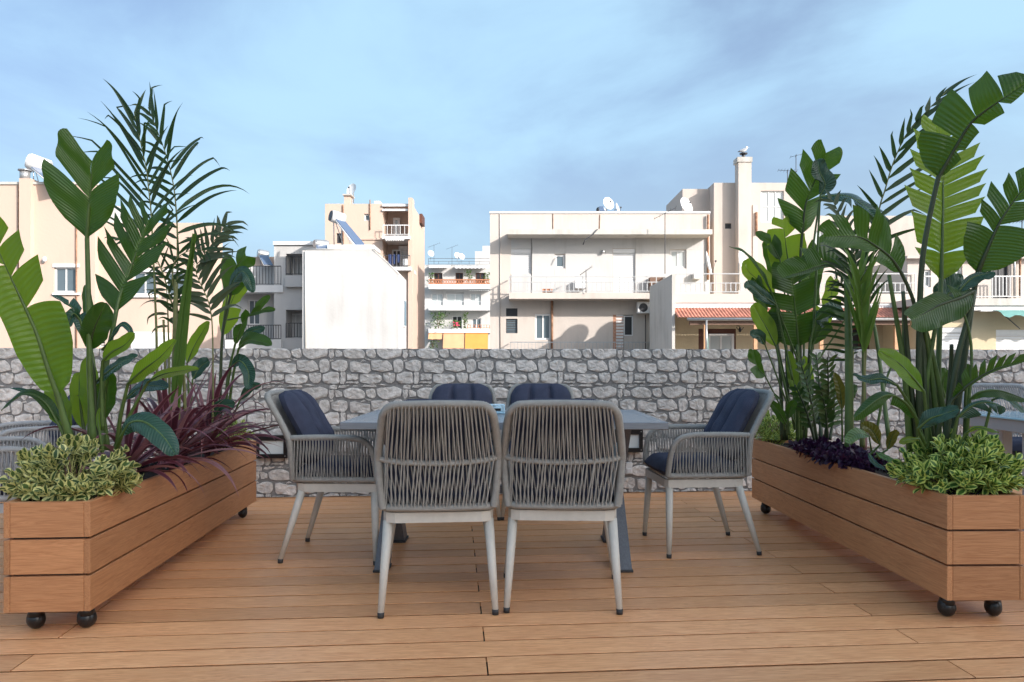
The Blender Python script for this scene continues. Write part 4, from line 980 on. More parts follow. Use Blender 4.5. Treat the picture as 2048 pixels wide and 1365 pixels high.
def make_chair(label, group):
    """armchair facing local +y, origin on the floor"""
    t = thing('rope_armchair', label, 'chair', (0, 0, 0), group); rr = random.Random(3)
    half = [(.222, -.210, .418), (.233, -.212, .50), (.240, -.218, .60), (.240, -.226, .63), (.230, -.27, .71), (.217, -.318, .785), (.205, -.338, .815), (.185, -.350, .834), (.15, -.356, .842), (.0, -.364, .845)]
    full = half + [(-x, y, z) for x, y, z in half[-2::-1]]
    bf = catmull(full, 240); m = MB(); ribbed(m, bf, .0175); back = m.build('back_frame', 'rope', t, False)
    # lower wrapped rail round back and sides
    low = [(.232, .215, .420), (.230, .0, .420), (.226, -.15, .420), (.21, -.195, .420), (.17, -.212, .420), (0, -.218, .418)]
    low = low + [(-x, y, z) for x, y, z in low[-2::-1]]
    m = MB(); ribbed(m, catmull(low, 220), .0165); m.build('seat_rail', 'rope', t, False)
    midp = [(.238, -.224, .622), (.18, -.246, .612), (.09, -.258, .606), (0, -.262, .604)]
    midp = midp + [(-x, y, z) for x, y, z in midp[-2::-1]]; mid = catmull(midp, 120)
    m = MB(); ribbed(m, mid, .0135, .0085, 8); m.build('middle_rail', 'rope', t, False)
    # ropes of the back
    def on(path, x): return min(path, key=lambda p: abs(p.x - x))
    topp = [p for p in bf if p.z > .80]; lowp = [p for p in catmull(low, 220) if p.y < -.19]
    m = MB(); n = 27
    for lay, (yo, off) in enumerate(((-.014, .009), (.012, -.010))):
        for i in range(n):
            f = -1 + 2 * (i + .5 * lay) / n; f = min(.97, max(-.97, f + rr.uniform(-.008, .008)))
            xt, xm, xl = f * .196, f * .226 + off + rr.uniform(-.004, .004), f * .214 - off + rr.uniform(-.003, .003)
            a, b, c = on(topp, xt), on(mid, xm), on(lowp, xl)
            strand(m, (xt, a.y + yo, a.z - .006), (xm, b.y + (yo * .75 if lay == 0 else .008), b.z + .002))
            xm2 = xm + rr.uniform(-.002, .004); strand(m, (xm2, b.y + (yo * .75 if lay == 0 else .008), b.z - .002), (xl, c.y + yo, c.z + .006))
    stuff(m.build('back_ropes', 'rope', t, False))
    for s in (-1, 1):
        arm = [(s * .240, -.212, .628), (s * .246, -.1, .632), (s * .252, .02, .633), (s * .255, .10, .630), (s * .255, .155, .615), (s * .254, .19, .58), (s * .250, .207, .52), (s * .240, .216, .44), (s * .236, .217, .42)]
        ap = catmull(arm, 160); m = MB(); ribbed(m, ap, .0165); m.build('armrest', 'rope', t, False)
        m = MB(); k = 25
        topa = [p for p in ap if p.z > .56]
        for lay in (0, 1):
            for i in range(k):
                y = -.19 + (.385) * (i + .5 * lay) / k; yy = y + (.014 if lay else -.012) + rr.uniform(-.003, .003)
                a = min(topa, key=lambda p: abs(p.y - min(y, .18))); xo = s * (.012 if lay == 0 else -.011)
                strand(m, (a.x + xo, y, a.z - .006), (s * .229 + xo, yy, .425))
        stuff(m.build('side_ropes', 'rope', t, False))
    # flat metal seat frame
    loop = [(.225, .21), (.225, -.15), (.212, -.188), (.175, -.205), (-.175, -.205), (-.212, -.188), (-.225, -.15), (-.225, .21), (-.2, .225), (.2, .225)]
    m = MB(); n = len(loop)
    for x, y in loop: pass
    vs = []
    for x, y in loop:
        k = 1 - .022 / math.hypot(x, y)
        vs += [(x, y, .357), (x, y, .399), (x * k, y * k, .399), (x * k, y * k, .357)]
    fs = []
    for i in range(n):
        a, b = i * 4, ((i + 1) % n) * 4
        for j in range(4): fs.append((a + j, a + (j + 1) % 4, b + (j + 1) % 4, b + j))
    m.add(vs, fs); m.build('seat_frame', 'alu', t, False)
    m = MB()
    for i in range(7): m.tube([(-.215, -.16 + i * .055, .388), (.215, -.16 + i * .055, .388)], .006, 5)
    m.build('seat_slats', 'alu', t, False)
    for sx, y0, fx, fy in ((1, -.168, .226, -.272), (-1, -.168, -.226, -.272), (1, .2, .252, .215), (-1, .2, -.252, .215)):
        a, b = Vector((sx * .205, y0, .36)), Vector((fx, fy, .016)); lg = MB().tube([a, a.lerp(b, .5), b], [.0205, .0175, .0125], 12).build('leg', 'alu', t, False)
        MB().tube([a.lerp(b, .985), b - Vector((0, 0, .016))], [.0135, .0128], 12).build('foot_cap', 'cap', lg, False)
    cm = cushion(.445, .435, .075, 0, 3, .10); q = Matrix.Translation((0, .02, .432)) @ Matrix.Rotation(R(90), 4, 'X') @ Matrix.Scale(1, 4)
    cm.v = [tuple(Vector((x, .018 + z, .425 + y + (-.02 * max(0, z - .17) / .05 if z > .17 else 0)))) for x, y, z in cm.v]; cm.f = [f[::-1] for f in cm.f]
    cm.build('seat_cushion', 'navy', t, False)
    cm = cushion(.43, .40, .09, 3, 11, .5)
    out = []
    for x, y, z in cm.v:
        h = z + .2; zz = .475 + h * .965        # follow the bent back: upright then reclined
        yb = -.205 - max(0, zz - .62) * .56 - .012; f = 1 - .08 * h
        out.append((x * f, yb + .03 + y, zz))
    cm.v = out; cm.build('back_cushion', 'navy', t, False)
    m = MB()
    for px_ in (-1, 1):
        pts = []
        for i in range(14):
            z = -.185 + .37 * i / 13; h = z + .2; zz = .475 + h * .965; yb = -.205 - max(0, zz - .62) * .56 - .012
            pts.append((px_ * .43 / 6 * (1 - .08 * h), yb + .03 + .055, zz))
        m.tube(pts, .0022, 4)
    m.build('cushion_seam', 'navy', t, False)
    return t
G = 'taupe rope armchairs around the dining table'
c1 = make_chair('near left rope armchair with its back to the camera', G)
c1.location = (-.315, 3.20, 0); c1.rotation_euler = (0, 0, R(5))
copy_thing(c1, (.216, 3.235, 0), R(-2.5), 'near right rope armchair with its back to the camera', G)
copy_thing(c1, (-.34, 4.93, 0), R(182), 'far left rope armchair facing the camera across the table', G)
copy_thing(c1, (.195, 4.94, 0), R(178.5), 'far right rope armchair facing the camera across the table', G)
copy_thing(c1, (-.885, 3.93, 0), R(-91.5), 'rope armchair at the left end of the table, side on', G)
copy_thing(c1, (1.005, 4.07, 0), R(94), 'rope armchair at the right end of the table, side on', G)
pale = {M['rope'].name: M['rope_pale'], M['alu'].name: M['alu_pale']}
G2 = 'pale grey rope armchairs behind the planters'
copy_thing(c1, (-2.83, 4.36, 0), R(128), 'pale grey rope armchair mostly hidden behind the left planter', G2, pale)
copy_thing(c1, (-2.35, 3.35, 0), R(-60), 'pale rope chair at the far left edge with only its arm in view', G2, pale)
bare = copy_thing(c1, (3.42, 4.98, 0), R(172), 'pale rope chair with its top rail showing at the far right edge', G2, pale)
for ch in list(bare.children):
    if ch.name.split('.')[0] in ('back_cushion', 'cushion_seam'): bpy.data.objects.remove(ch)
copy_thing(c1, (2.62, 3.28, 0), R(40), 'pale rope chair with its arm showing beside the right planter front', G2, pale)
t = thing('side_table', 'grey table with a pale blue glass top behind the right planter', 'table', (3.35, 4.35, 0))
MB().cbox(2.78, 3.95, 4.0, 4.62, .62, .69, .004).build('apron', 'alu_pale', t)
MB().cbox(2.76, 3.97, 3.98, 4.64, .6905, .702, .002).build('glass_top', plain('pale blue glass', (.38, .62, .74, 1), .05, var=.1, scale=4), t)
for x in (2.82, 3.02, 3.85):
    for y in (4.03, 4.55): MB().cbox(x, x + .06, y, y + .06, 0, .6195, .003).build('leg', 'alu_pale', t)

# ================================================================== plants
def frames(path, nrm):
    out = []; n0 = Vector(nrm).normalized(); m = len(path)
    for i in range(m):
        T = (path[min(i + 1, m - 1)] - path[max(i - 1, 0)]).normalized()
        n = n0 - T * n0.dot(T)
        if n.length < .05: n = Vector((0, 0, 1)) - T * T.z
        n.normalize(); out.append((path[i], T, n, T.cross(n).normalized()))
    return out
def at(fr, t):
    t = min(max(t, 0), 1) * (len(fr) - 1); i = min(int(t), len(fr) - 2); f = t - i; a, b = fr[i], fr[i + 1]
    return tuple(a[k].lerp(b[k], f) for k in range(4))
def px_path(pts, d0, d1, n):
    m = len(pts); raw = []
    for i, p in enumerate(pts):
        d = p[2] if len(p) > 2 else d0 + (d1 - d0) * i / (m - 1)
        raw.append(P3(p[0], p[1], d))
    return catmull(raw, n)
def wf(t, blunt):
    a = min(1, (t / .26)) ** .62 if t < .26 else 1
    b = 1 if t < .5 else max(0, 1 - ((t - .5) / .5) ** 2.3) ** .75
    return a * (blunt + (1 - blunt) * b)
lseed = [100]
def big_leaf(par, stalk, blade, d0, d1, wL, wR, tL=(), tR=(), sweep=28, fold=14, droop=.12, nrm=(0, -1, .15), mat='strel', blunt=.0, smat='stalk', sr_=.011, gap=.2, tilt=.16):
    """paddle leaf: torn lobes either side of a midrib, on its own stalk"""
    lseed[0] += 1; rr = random.Random(lseed[0])
    dm = d0 + (d1 - d0) * .3
    sp = px_path(stalk + [blade[0]], d0, dm, 14) if stalk else []
    bp = px_path(blade, dm, d1, 28); fr = frames(bp, nrm); m = MB()
    dav = (dm + d1) / 2
    for side, W, tears in ((-1, wL, tL), (1, wR, tR)):
        W = W * dav / F; cuts = [0] + sorted(tears) + [1.0]
        for li, (a, b) in enumerate(zip(cuts, cuts[1:])):
            ta, tb = li > 0, li < len(cuts) - 2
            ga, gb = (rr.uniform(.4, 1) * gap if ta else 0), (rr.uniform(.4, 1) * gap if tb else 0)
            lt = rr.gauss(0, tilt) if (ta or tb) else 0; ls = rr.uniform(.9, 1.08) if (ta or tb) else 1
            nu = max(3, int((b - a) * 24)); nv = 7; P = []; UV = []; tc = (a + b) / 2
            for i in range(nu + 1):
                t = a + (b - a) * i / nu; f = i / nu
                for j in range(nv + 1):
                    s = j / nv; te = t - gb * f * s ** 1.4 * (b - a) + ga * (1 - f) * s ** 1.4 * (b - a)
                    w0 = wf(t, blunt)
                    if ta or tb: w0 = .45 * w0 + .55 * max(wf(tc, blunt), .12) if (ta and tb) else (.75 * w0 + .25 * wf(tc, blunt) if 0 < t else w0)
                    if ta: w0 *= 1 - .13 * (1 - f)
                    if tb: w0 *= 1 + .10 * f * f
                    w = W * w0 * ls; c, T, n, sv = at(fr, te); ph = R(sweep + 18 * te)
                    hh = w * (math.sin(R(fold)) * s - droop * s * s * (1.2 if w0 > .5 else .8) + lt * s) + min(.008, W * .06) * math.sin(te * 24 + side * 1.3 + lseed[0]) * s * s + min(.016, W * .09) * noise.noise(Vector((te * 5, s * 1.6, lseed[0])))
                    p = c + (sv * side * math.cos(ph) + T * math.sin(ph)) * (w * s) + n * hh
                    p.z -= droop * .35 * w * s * s
                    P.append(p); UV.append((.5 + side * .5 * s, t))
            o0 = len(m.f); m.grid(P, nu, nv, UV)
            if side > 0: m.f[o0:] = [q[::-1] for q in m.f[o0:]]
    o = m.build('leaf', mat, par)
    st = MB(); path = sp[:-1] + bp; k = len(path); ns = len(sp)
    rad = [sr_ * (1.25 - .45 * i / max(1, ns)) if i < ns else sr_ * .8 * max(.08, 1 - (i - ns) / (k - ns)) for i in range(k)]
    if sp or True:
        off = [-fr[min(max(i - ns + 1, 0), len(fr) - 1)][2] * 0 for i in range(k)]
        st.tube([p + q for p, q in zip(path, off)], rad, 7)
    st.build('stalk', smat, o); return o
def ribbon(m, path, W, n0, prof=None, vfold=.25, twist=0):
    fr = frames(path, n0); k = len(path) - 1; P = []; UV = []
    for i, (c, T, n, sv) in enumerate(fr):
        t = i / k; w = W * (prof(t) if prof else (min(1, t / .15 + .35) * max(0.02, 1 - t ** 2.6)))
        if twist: q = Quaternion(T, twist * t); sv = q @ sv; n = q @ n
        for j in (-1, 0, 1): P.append(c + sv * w * j + n * (abs(j) * w * vfold)); UV.append((.5 + j * .5, t))
    m.grid(P, k, 2, UV)
def frond(par, rach, d0, d1, n, lL, lR, a0, a1, droop, W, t0=.0, nrm=(0, -1, .3), mat='palm', r=.007, kink=.0, jit=.12, prof=None, bow=0.0, rmat='cane'):
    """feather palm frond: rachis with leaflets either side, each leaflet a piece of its own"""
    lseed[0] += 1; rr = random.Random(lseed[0]); path = px_path(rach, d0, d1, 40); fr = frames(path, nrm)
    m = MB(); m.tube(path, [r * (1.2 - 1.0 * i / 40) for i in range(41)], 6); fo = m.build('frond', rmat, par)
    dav = (d0 + d1) / 2; prof = prof or (lambda u: .55 + .45 * math.sin(math.pi * min(1, u * 1.1 + .12)))
    for side, L in ((-1, lL), (1, lR)):
        if not L: continue
        for i in range(n):
            u = (i + .5 * (side > 0)) / n; t = t0 + (1 - t0) * u; c, T, nn, sv = at(fr, t)
            al = R(a0 + (a1 - a0) * u + rr.gauss(0, 5)); ln = L * dav / F * prof(u) * rr.uniform(.88, 1.1)
            dirn = (T * math.cos(al) + sv * side * math.sin(al) + nn * rr.gauss(bow, jit)).normalized(); p = c.copy(); pts = [p.copy()]; ns = 12
            dr = droop * rr.uniform(.6, 1.5)
            for k in range(ns):
                dirn = (dirn + Vector((0, 0, -1)) * dr * (k / ns) ** 1.3 * 2.2 / ns + Vector((rr.gauss(0, 1), rr.gauss(0, 1), rr.gauss(0, 1))) * .012).normalized()
                if kink and k == ns - 3 and rr.random() < kink: dirn = (dirn + Vector((rr.gauss(0, .7), rr.gauss(0, .7), -.5))).normalized()
                p = p + dirn * ln / ns; pts.append(p.copy())
            lm = MB(); ribbon(lm, pts, W * dav / F * rr.uniform(.8, 1.15), nn, lambda q: min(1, q / .2 + .25) * max(.03, 1 - q ** 2.2), .3, rr.gauss(0, .5)); lm.build('leaflet', mat, fo)
    return fo

# ---------------- left planter
GL = 'bird of paradise plants in the planters'
t = thing('bird_of_paradise_plant', 'large paddle leaved plant at the front of the left planter', 'plant', P3(185, 905, 3.05), GL)
BL = lambda *a, **k: big_leaf(t, *a, **k)
BL([(187, 895), (180, 760), (177, 600)], [(174, 478), (177, 430), (182, 370), (184, 322)], 3.06, 3.0, 100, 76, [.52], [.60], sweep=34, fold=10, droop=.05, blunt=.62, gap=.22, tilt=.05)
BL([(150, 900), (135, 861)], [(116, 792), (98, 743), (74, 669), (50, 615), (20, 551), (-8, 490), (-25, 440)], 3.0, 2.85, 46, 68, [.75], [.50, .68, .84], sweep=18, fold=24, mat='strel_bright', blunt=.22, gap=.25, sr_=.014, nrm=(.25, -1, .15))
BL([(205, 900), (200, 819), (215, 716)], [(232, 625), (241, 590), (260, 541), (280, 484), (297, 440)], 3.12, 3.25, 96, 86, [.2, .36, .50, .64, .80, .91], [.30, .56, .78], sweep=36, fold=8, droop=.05, blunt=.45, gap=.34, tilt=.1)
BL([(192, 890), (188, 760)], [(178, 700), (190, 655), (212, 606)], 3.1, 3.0, 26, 30, sweep=15, fold=15, smat='stalk_dark', sr_=.008, nrm=(.3, -1, 0))
BL([(188, 880), (188, 740)], [(180, 690), (160, 640), (140, 612), (105, 592)], 3.1, 3.2, 14, 18, [.6], [.45, .7], fold=30, sr_=.008, nrm=(0, -.5, 1), mat='teal')
BL([(186, 860)], [(182, 660), (178, 610), (172, 570)], 3.15, 3.2, 14, 12, fold=20, sr_=.007)
BL([(180, 700)], [(160, 640), (146, 628), (136, 655)], 3.12, 3.05, 12, 14, mat='teal', sr_=.006, nrm=(0, -1, .5))
BL([(205, 860), (203, 760)], [(206, 722), (225, 704), (250, 690), (270, 668)], 3.1, 3.0, 22, 16, fold=25, mat='strel_bright', sr_=.008)
BL([(205, 700)], [(215, 688), (240, 652), (256, 655), (268, 676)], 3.12, 3.05, 8, 9, mat='teal', sr_=.005, nrm=(0, -1, .8))
BL([(178, 880), (180, 800)], [(188, 768), (215, 745), (245, 724), (276, 712)], 3.2, 3.0, 20, 22, mat='teal', fold=10, sr_=.007, nrm=(0, -.8, .6))
BL([(232, 910), (240, 840)], [(256, 768), (285, 742), (320, 715), (352, 680)], 3.15, 2.95, 24, 26, mat='strel_bright', fold=22, sr_=.008, nrm=(0, -1, .3))
BL([(225, 905), (255, 840)], [(296, 764), (325, 750), (365, 742), (398, 738)], 3.15, 3.0, 14, 18, mat='strel_bright', fold=25, sr_=.007, nrm=(0, -.8, .6))
BL([(232, 880)], [(250, 800), (280, 776), (310, 772), (336, 776)], 3.25, 3.1, 22, 18, mat='teal', fold=8, sr_=.006, nrm=(0, -.8, .6))
BL([(232, 900)], [(243, 872), (262, 846), (290, 845), (325, 872), (352, 910)], 3.05, 2.85, 30, 30, mat='teal', fold=14, droop=.25, sr_=.009, nrm=(.25, -.8, .6))
BL([(188, 900)], [(183, 840), (179, 770), (176, 712)], 3.25, 3.3, 24, 24, mat='strel_bright', fold=12)
BL([(150, 895)], [(140, 860), (118, 815), (103, 772)], 3.2, 3.25, 28, 30, mat='strel_bright', fold=12)
BL([(215, 900)], [(208, 840), (212, 790), (220, 742)], 3.2, 3.15, 25, 26, mat='strel', fold=12)
BL([(140, 895)], [(118, 850), (90, 805), (50, 788), (2, 822)], 3.0, 2.95, 14, 14, fold=25, mat='strel', sr_=.008, nrm=(0, -.6, 1))
BL([(150, 890)], [(125, 845), (95, 805), (55, 785), (18, 776)], 3.15, 3.2, 9, 9, fold=25, mat='teal', sr_=.006, nrm=(0, -.6, 1))
BL([(175, 900)], [(168, 860), (160, 800), (158, 745)], 3.32, 3.35, 24, 24, mat='strel_bright', fold=14)
BL([(205, 905)], [(200, 868), (196, 835), (200, 815)], 3.0, 2.98, 5, 5, mat='strel_bright', sr_=.006)

t = thing('bird_of_paradise_plant', 'paddle leaved plant at the far end of the left planter', 'plant', P3(440, 872, 4.5), GL)
BL([(440, 850), (441, 760), (446, 660)], [(461, 592), (466, 565), (472, 535), (492, 512)], 4.5, 4.4, 34, 30, [.7], [.5], sweep=22, fold=10, droop=.2, blunt=.5, smat='stalk_dark', sr_=.009)
BL([(448, 640)], [(455, 590), (478, 545), (495, 552), (508, 585)], 4.48, 4.35, 14, 20, mat='teal', fold=10, sr_=.005, nrm=(0, -1, .6))
BL([(440, 800), (442, 730)], [(445, 672), (455, 630), (470, 590), (492, 570)], 4.55, 4.6, 18, 24, [], [.5], mat='strel_bright', sweep=25, sr_=.008)
BL([(450, 850), (455, 760)], [(470, 690), (490, 640), (520, 622), (550, 620)], 4.5, 4.35, 14, 12, [.35, .55, .75], [.5], mat='strel', fold=25, sr_=.008, gap=.4)
BL([(455, 640)], [(510, 630), (520, 610), (540, 592)], 4.45, 4.4, 10, 10, mat='strel', sr_=.005)
BL([(455, 840), (465, 760)], [(477, 698), (495, 682), (520, 684), (543, 692)], 4.45, 4.3, 20, 10, mat='strel', fold=20, sr_=.008, nrm=(0, -1, .4))
BL([(470, 720)], [(482, 690), (500, 665), (530, 655)], 4.45, 4.4, 10, 14, mat='teal', fold=15, sr_=.005)
BL([(450, 850), (455, 780)], [(462, 735), (480, 722), (497, 745), (496, 780)], 4.4, 4.25, 16, 16, mat='teal', fold=25, sr_=.007, nrm=(.3, -1, .3))
BL([(380, 830)], [(374, 728), (390, 690), (418, 643)], 4.3, 4.3, 16, 16, mat='strel_bright', fold=25, sr_=.006)
BL([(380, 840)], [(385, 760), (400, 735), (418, 722)], 4.3, 4.3, 18, 14, mat='teal', fold=10, sr_=.006)
BL([(460, 850)], [(480, 800), (500, 775), (522, 770)], 4.4, 4.35, 10, 12, mat='teal', fold=10, sr_=.006)
BL([(430, 860)], [(425, 840), (440, 815), (470, 808)], 4.2, 4.1, 16, 14, mat='teal', fold=10, sr_=.006)

t = thing('feather_palm', 'tall feather palm in the middle of the left planter', 'palm', P3(350, 890, 3.85), 'feather palms in the planters')
frond(t, [(345, 880), (318, 800), (312, 640), (303, 440), (297, 377), (293, 338), (285, 304), (276, 262), (268, 225)], 3.85, 3.75, 15, 195, 125, 46, 14, .6, 3.9, t0=.56, kink=.6, jit=.22)
frond(t, [(350, 880), (352, 700), (355, 496), (351, 404), (343, 351), (330, 304), (312, 255), (296, 215)], 3.85, 3.95, 15, 95, 150, 64, 16, 1.2, 4.3, t0=.52, kink=.6, jit=.22)
frond(t, [(372, 880), (362, 700), (330, 560), (300, 500), (265, 480), (225, 482)], 3.9, 3.8, 9, 62, 60, 50, 24, .8, 3.4, t0=.5, kink=.4)
frond(t, [(425, 880), (426, 740), (421, 620), (392, 545), (405, 515), (430, 480), (455, 445)], 4.1, 4.05, 17, 80, 95, 60, 34, .75, 5, t0=.52, mat='palm_dry', kink=.4, r=.005)
frond(t, [(372, 860), (366, 720), (352, 600), (345, 560), (352, 520), (385, 500), (420, 505)], 3.9, 3.8, 10, 66, 62, 56, 34, 1.2, 3.2, t0=.58, mat='palm', kink=.4)
frond(t, [(340, 870), (338, 720), (335, 610), (330, 560), (318, 530), (300, 525)], 3.95, 3.95, 6, 60, 60, 80, 60, 1.6, 2.8, t0=.6, mat='palm_dry', kink=.5)
m = MB(); spear = px_path([(346, 870), (355, 760), (367, 640), (379, 540), (389, 468)], 3.8, 3.75, 24)
for i in range(7):
    a = i * .9; off = [Vector((math.cos(a), math.sin(a), 0)) * .012 * math.sin(math.pi * min(1, k / 24 * 1.15)) ** .7 for k in range(25)]
    ribbon(m, [p + o for p, o in zip(spear, off)][:25 - i % 3], .016, (math.cos(a) * .6, -1, 0), lambda q: .55 + .6 * math.sin(math.pi * min(1, q * .95)) * (1 - q * .45), .5)
m.build('spear_leaf', 'palm_bright', t)
for pts, r in (([(345, 885), (347, 820), (349, 700), (352, 560)], .013), ([(338, 885), (332, 780), (327, 640)], .007), ([(353, 885), (358, 800), (362, 690)], .010)):
    MB().tube(px_path(pts, 3.84, 3.86, 20), [r * (1.1 - .3 * i / 20 + (.12 if i % 5 == 0 else 0)) for i in range(21)], 8).build('cane', 'cane', t)

def strap_plant(label, base, n, L, seed, lean=(.1, 0), wid=.0168):
    rr = random.Random(seed); t = thing('burgundy_cordyline', label, 'plant', base, 'burgundy cordylines in the left planter'); base = Vector(base)
    for i in range(n):
        a = i * 2.399 + rr.uniform(-.3, .3); el = R(76 - 68 * (i / n) ** .7 + rr.gauss(0, 9)); ln = L * rr.uniform(.7, 1.12) * (.75 + .25 * math.sin(el))
        dirn = Vector((math.cos(a) * math.cos(el) + lean[0], math.sin(a) * math.cos(el) + lean[1], math.sin(el))).normalized(); p = base + Vector((math.cos(a), math.sin(a), 0)) * .012 + Vector((0, 0, .02 + .10 * (1 - i / n))); pts = [p.copy()]
        dr = rr.uniform(.3, 2.2)
        for k in range(14):
            dirn = (dirn + Vector((0, 0, -1)) * dr * (k / 14) * 1.3 / 14 * 1.6).normalized(); p = p + dirn * ln / 14
            if p.z < .515 and abs(p.x + 1.70) < .17: p.z = .515
            pts.append(p.copy())
        m = MB(); ribbon(m, pts, wid * rr.uniform(.75, 1.25), Vector((0, 0, 1)) - dirn * .2 + Vector((rr.gauss(0, .3), rr.gauss(0, .3), 0)), lambda q: (.55 + .45 * min(1, q / .3)) * max(.03, 1 - q ** 2.4), .35, rr.gauss(0, .4))
        m.build('leaf', 'cordy_pale' if rr.random() < .34 else 'cordy', t)
    MB().tube([base - Vector((0, 0, .05)), base + Vector((0, 0, .13))], [.02, .012], 8).build('stem', 'cordy', t)
strap_plant('burgundy strap leaved plant nearest the front of the left planter', (-1.70, 3.28, .46), 46, .46, 21, (.2, -.04))
strap_plant('burgundy strap leaved plant in the middle of the left planter', (-1.71, 3.72, .46), 58, .54, 22, (.14, 0))
strap_plant('burgundy strap leaved plant spilling over the far edge of the left planter', (-1.73, 4.2, .46), 60, .56, 23, (.26, -.05))

def sprig_mesh(seed, mat, n=9, L=.036, W=.0085, stem=.07, open_=50):
    rr = random.Random(seed); m = MB()
    for i in range(n):
        f = i / (n - 1); a = (i % 2) * math.pi + (i // 2) * 1.5708 + rr.uniform(-.25, .25); tilt = R(open_ * (1.25 - f * .95) + rr.gauss(0, 7)); z = stem * (.25 + .75 * f)
        dirn = Vector((math.cos(a) * math.sin(tilt), math.sin(a) * math.sin(tilt), math.cos(tilt))); up = Vector((-math.cos(a) * math.cos(tilt), -math.sin(a) * math.cos(tilt), math.sin(tilt)))
        l = L * (1.1 - .35 * f) * rr.uniform(.85, 1.15); p = Vector((0, 0, z)); pts = []
        for k in range(6): pts.append(p + dirn * l * k / 5 - up * .16 * l * (k / 5) ** 2)
        ribbon(m, pts, W * rr.uniform(.85, 1.15), up, lambda q: max(.05, math.sin(math.pi * (.06 + .91 * q ** 1.1))) ** .7, .3)
    m.tube([(0, 0, -.05), (0, 0, stem * .95)], [.0022, .0014], 4, caps=False)
    return m.mesh('sprig', mat)
def bush(label, c, rx, ry, rz, n, mat, seed, group, name='variegated_shrub', cat='shrub', hang=None, **kw):
    rr = random.Random(seed); t = thing(name, label, cat, c, group); ms = [sprig_mesh(seed * 10 + i, mat, **kw) for i in range(5)]; c = Vector(c)
    i = 0
    while i < n:
        u, a = rr.random(), rr.uniform(0, 2 * math.pi); el = math.asin(min(1, u * 1.08 - .08)) if u > .08 else R(rr.uniform(-12, 5))
        n_ = Vector((math.cos(a) * math.cos(el), math.sin(a) * math.cos(el), math.sin(el))); k = rr.uniform(.80, 1.0) if i < n * .75 else rr.uniform(.4, .75)
        k *= 1 + .14 * noise.noise(n_ * 2.3 + Vector((seed, 0, 0)))
        p = c + Vector((n_.x * rx * k, n_.y * ry * k, n_.z * rz * k + .0)); i += 1; p.z = max(p.z, .512 + .02 * rr.random())
        o = put('sprig', ms[rr.randrange(5)], t); s = rr.uniform(.8, 1.2)
        dv = (n_ + Vector((0, 0, .45)) + Vector((rr.gauss(0, .22), rr.gauss(0, .22), rr.gauss(0, .2)))).normalized()
        q = dv.to_track_quat('Z', 'Y') @ Quaternion((0, 0, 1), rr.uniform(0, 6.28))
        o.matrix_basis = Matrix.Translation(p - dv * .05) @ q.to_matrix().to_4x4() @ Matrix.Diagonal((s, s, s, 1))
    m = MB()
    for i in range(26):
        a, el = rr.uniform(0, 6.28), rr.uniform(.1, 1.5); m.tube([c + Vector((rr.gauss(0, .02), rr.gauss(0, .02), -.03)), c + Vector((math.cos(a) * math.cos(el) * rx, math.sin(a) * math.cos(el) * ry, math.sin(el) * rz)) * .8 + c * 0], [.004, .002], 4)
    m.build('twigs', 'oldwood', t); return t
GB = 'variegated shrubs at the planter ends'
bush('cream and green variegated shrub at the front of the left planter', (-1.715, 2.90, .485), .225, .185, .205, 160, 'varieg', 41, GB, L=.037, W=.0138, stem=.075)
bush('lime edged variegated shrub at the front of the right planter', (1.825, 3.02, .50), .215, .19, .19, 180, 'varieg2', 42, GB, L=.044, W=.0128, stem=.08)
bush('small variegated shrub at the far end of the left planter', (-1.80, 4.72, .485), .12, .13, .17, 90, 'varieg2', 43, GB, L=.03, W=.007)
bush('small variegated shrub at the far end of the right planter', (1.72, 4.86, .485), .14, .13, .17, 100, 'varieg2', 44, GB, L=.03, W=.007)
bush('dark purple leafy ground cover spilling over the edge of the right planter', (1.735, 3.95, .475), .13, .46, .095, 260, 'purple', 45, None, 'purple_ground_cover', 'plant', L=.042, W=.011, stem=.05, open_=62)

# ---------------- right planter
t = thing('bird_of_paradise_plant', 'large paddle leaved plant near the front of the right planter', 'plant', P3(1865, 920, 3.2), GL)
BL([(1872, 910), (1876, 760), (1880, 640)], [(1882, 562), (1884, 480), (1886, 400), (1884, 320), (1877, 250)], 3.25, 3.35, 74, 84, [.17, .36, .50, .62, .74, .88], [.17, .36, .45, .52, .60, .68, .76, .88], sweep=16, fold=6, droop=.04, mat='strel_bright', blunt=.45, gap=.16, tilt=.06, smat='stalk', sr_=.012)
BL([(1840, 910), (1838, 720), (1843, 540), (1858, 440)], [(1877, 354), (1910, 297), (1940, 249), (1967, 225), (1997, 204), (2055, 165)], 3.2, 2.9, 82, 22, [.34, .56, .80], [.25, .5, .75], sweep=2, fold=8, droop=.3, blunt=.12, smat='stalk_dark', sr_=.012, gap=.22, nrm=(-.15, -1, .2))
BL([(1900, 910), (1925, 740), (1945, 600)], [(1955, 548), (1970, 510), (1997, 450), (2030, 399), (2062, 360)], 3.15, 3.0, 62, 66, [.42, .56, .70, .84], [.5, .75], sweep=22, fold=12, droop=.08, blunt=.35, smat='stalk_dark', sr_=.013, gap=.35)
BL([(1852, 900), (1846, 700), (1826, 600)], [(1802, 545), (1781, 516), (1751, 492), (1715, 474), (1650, 474)], 3.2, 3.1, 34, 62, [.35], [.22, .38, .52, .66, .8], sweep=22, fold=18, droop=.12, blunt=.2, smat='stalk_dark', sr_=.009, gap=.25)
BL([(1888, 905), (1910, 740), (1935, 640)], [(1948, 582), (1920, 596), (1880, 610), (1840, 632), (1822, 640)], 3.12, 3.0, 40, 34, [], [.2, .32], sweep=8, fold=10, droop=.15, blunt=.35, smat='stalk_dark', sr_=.012, nrm=(0, -1, .1))
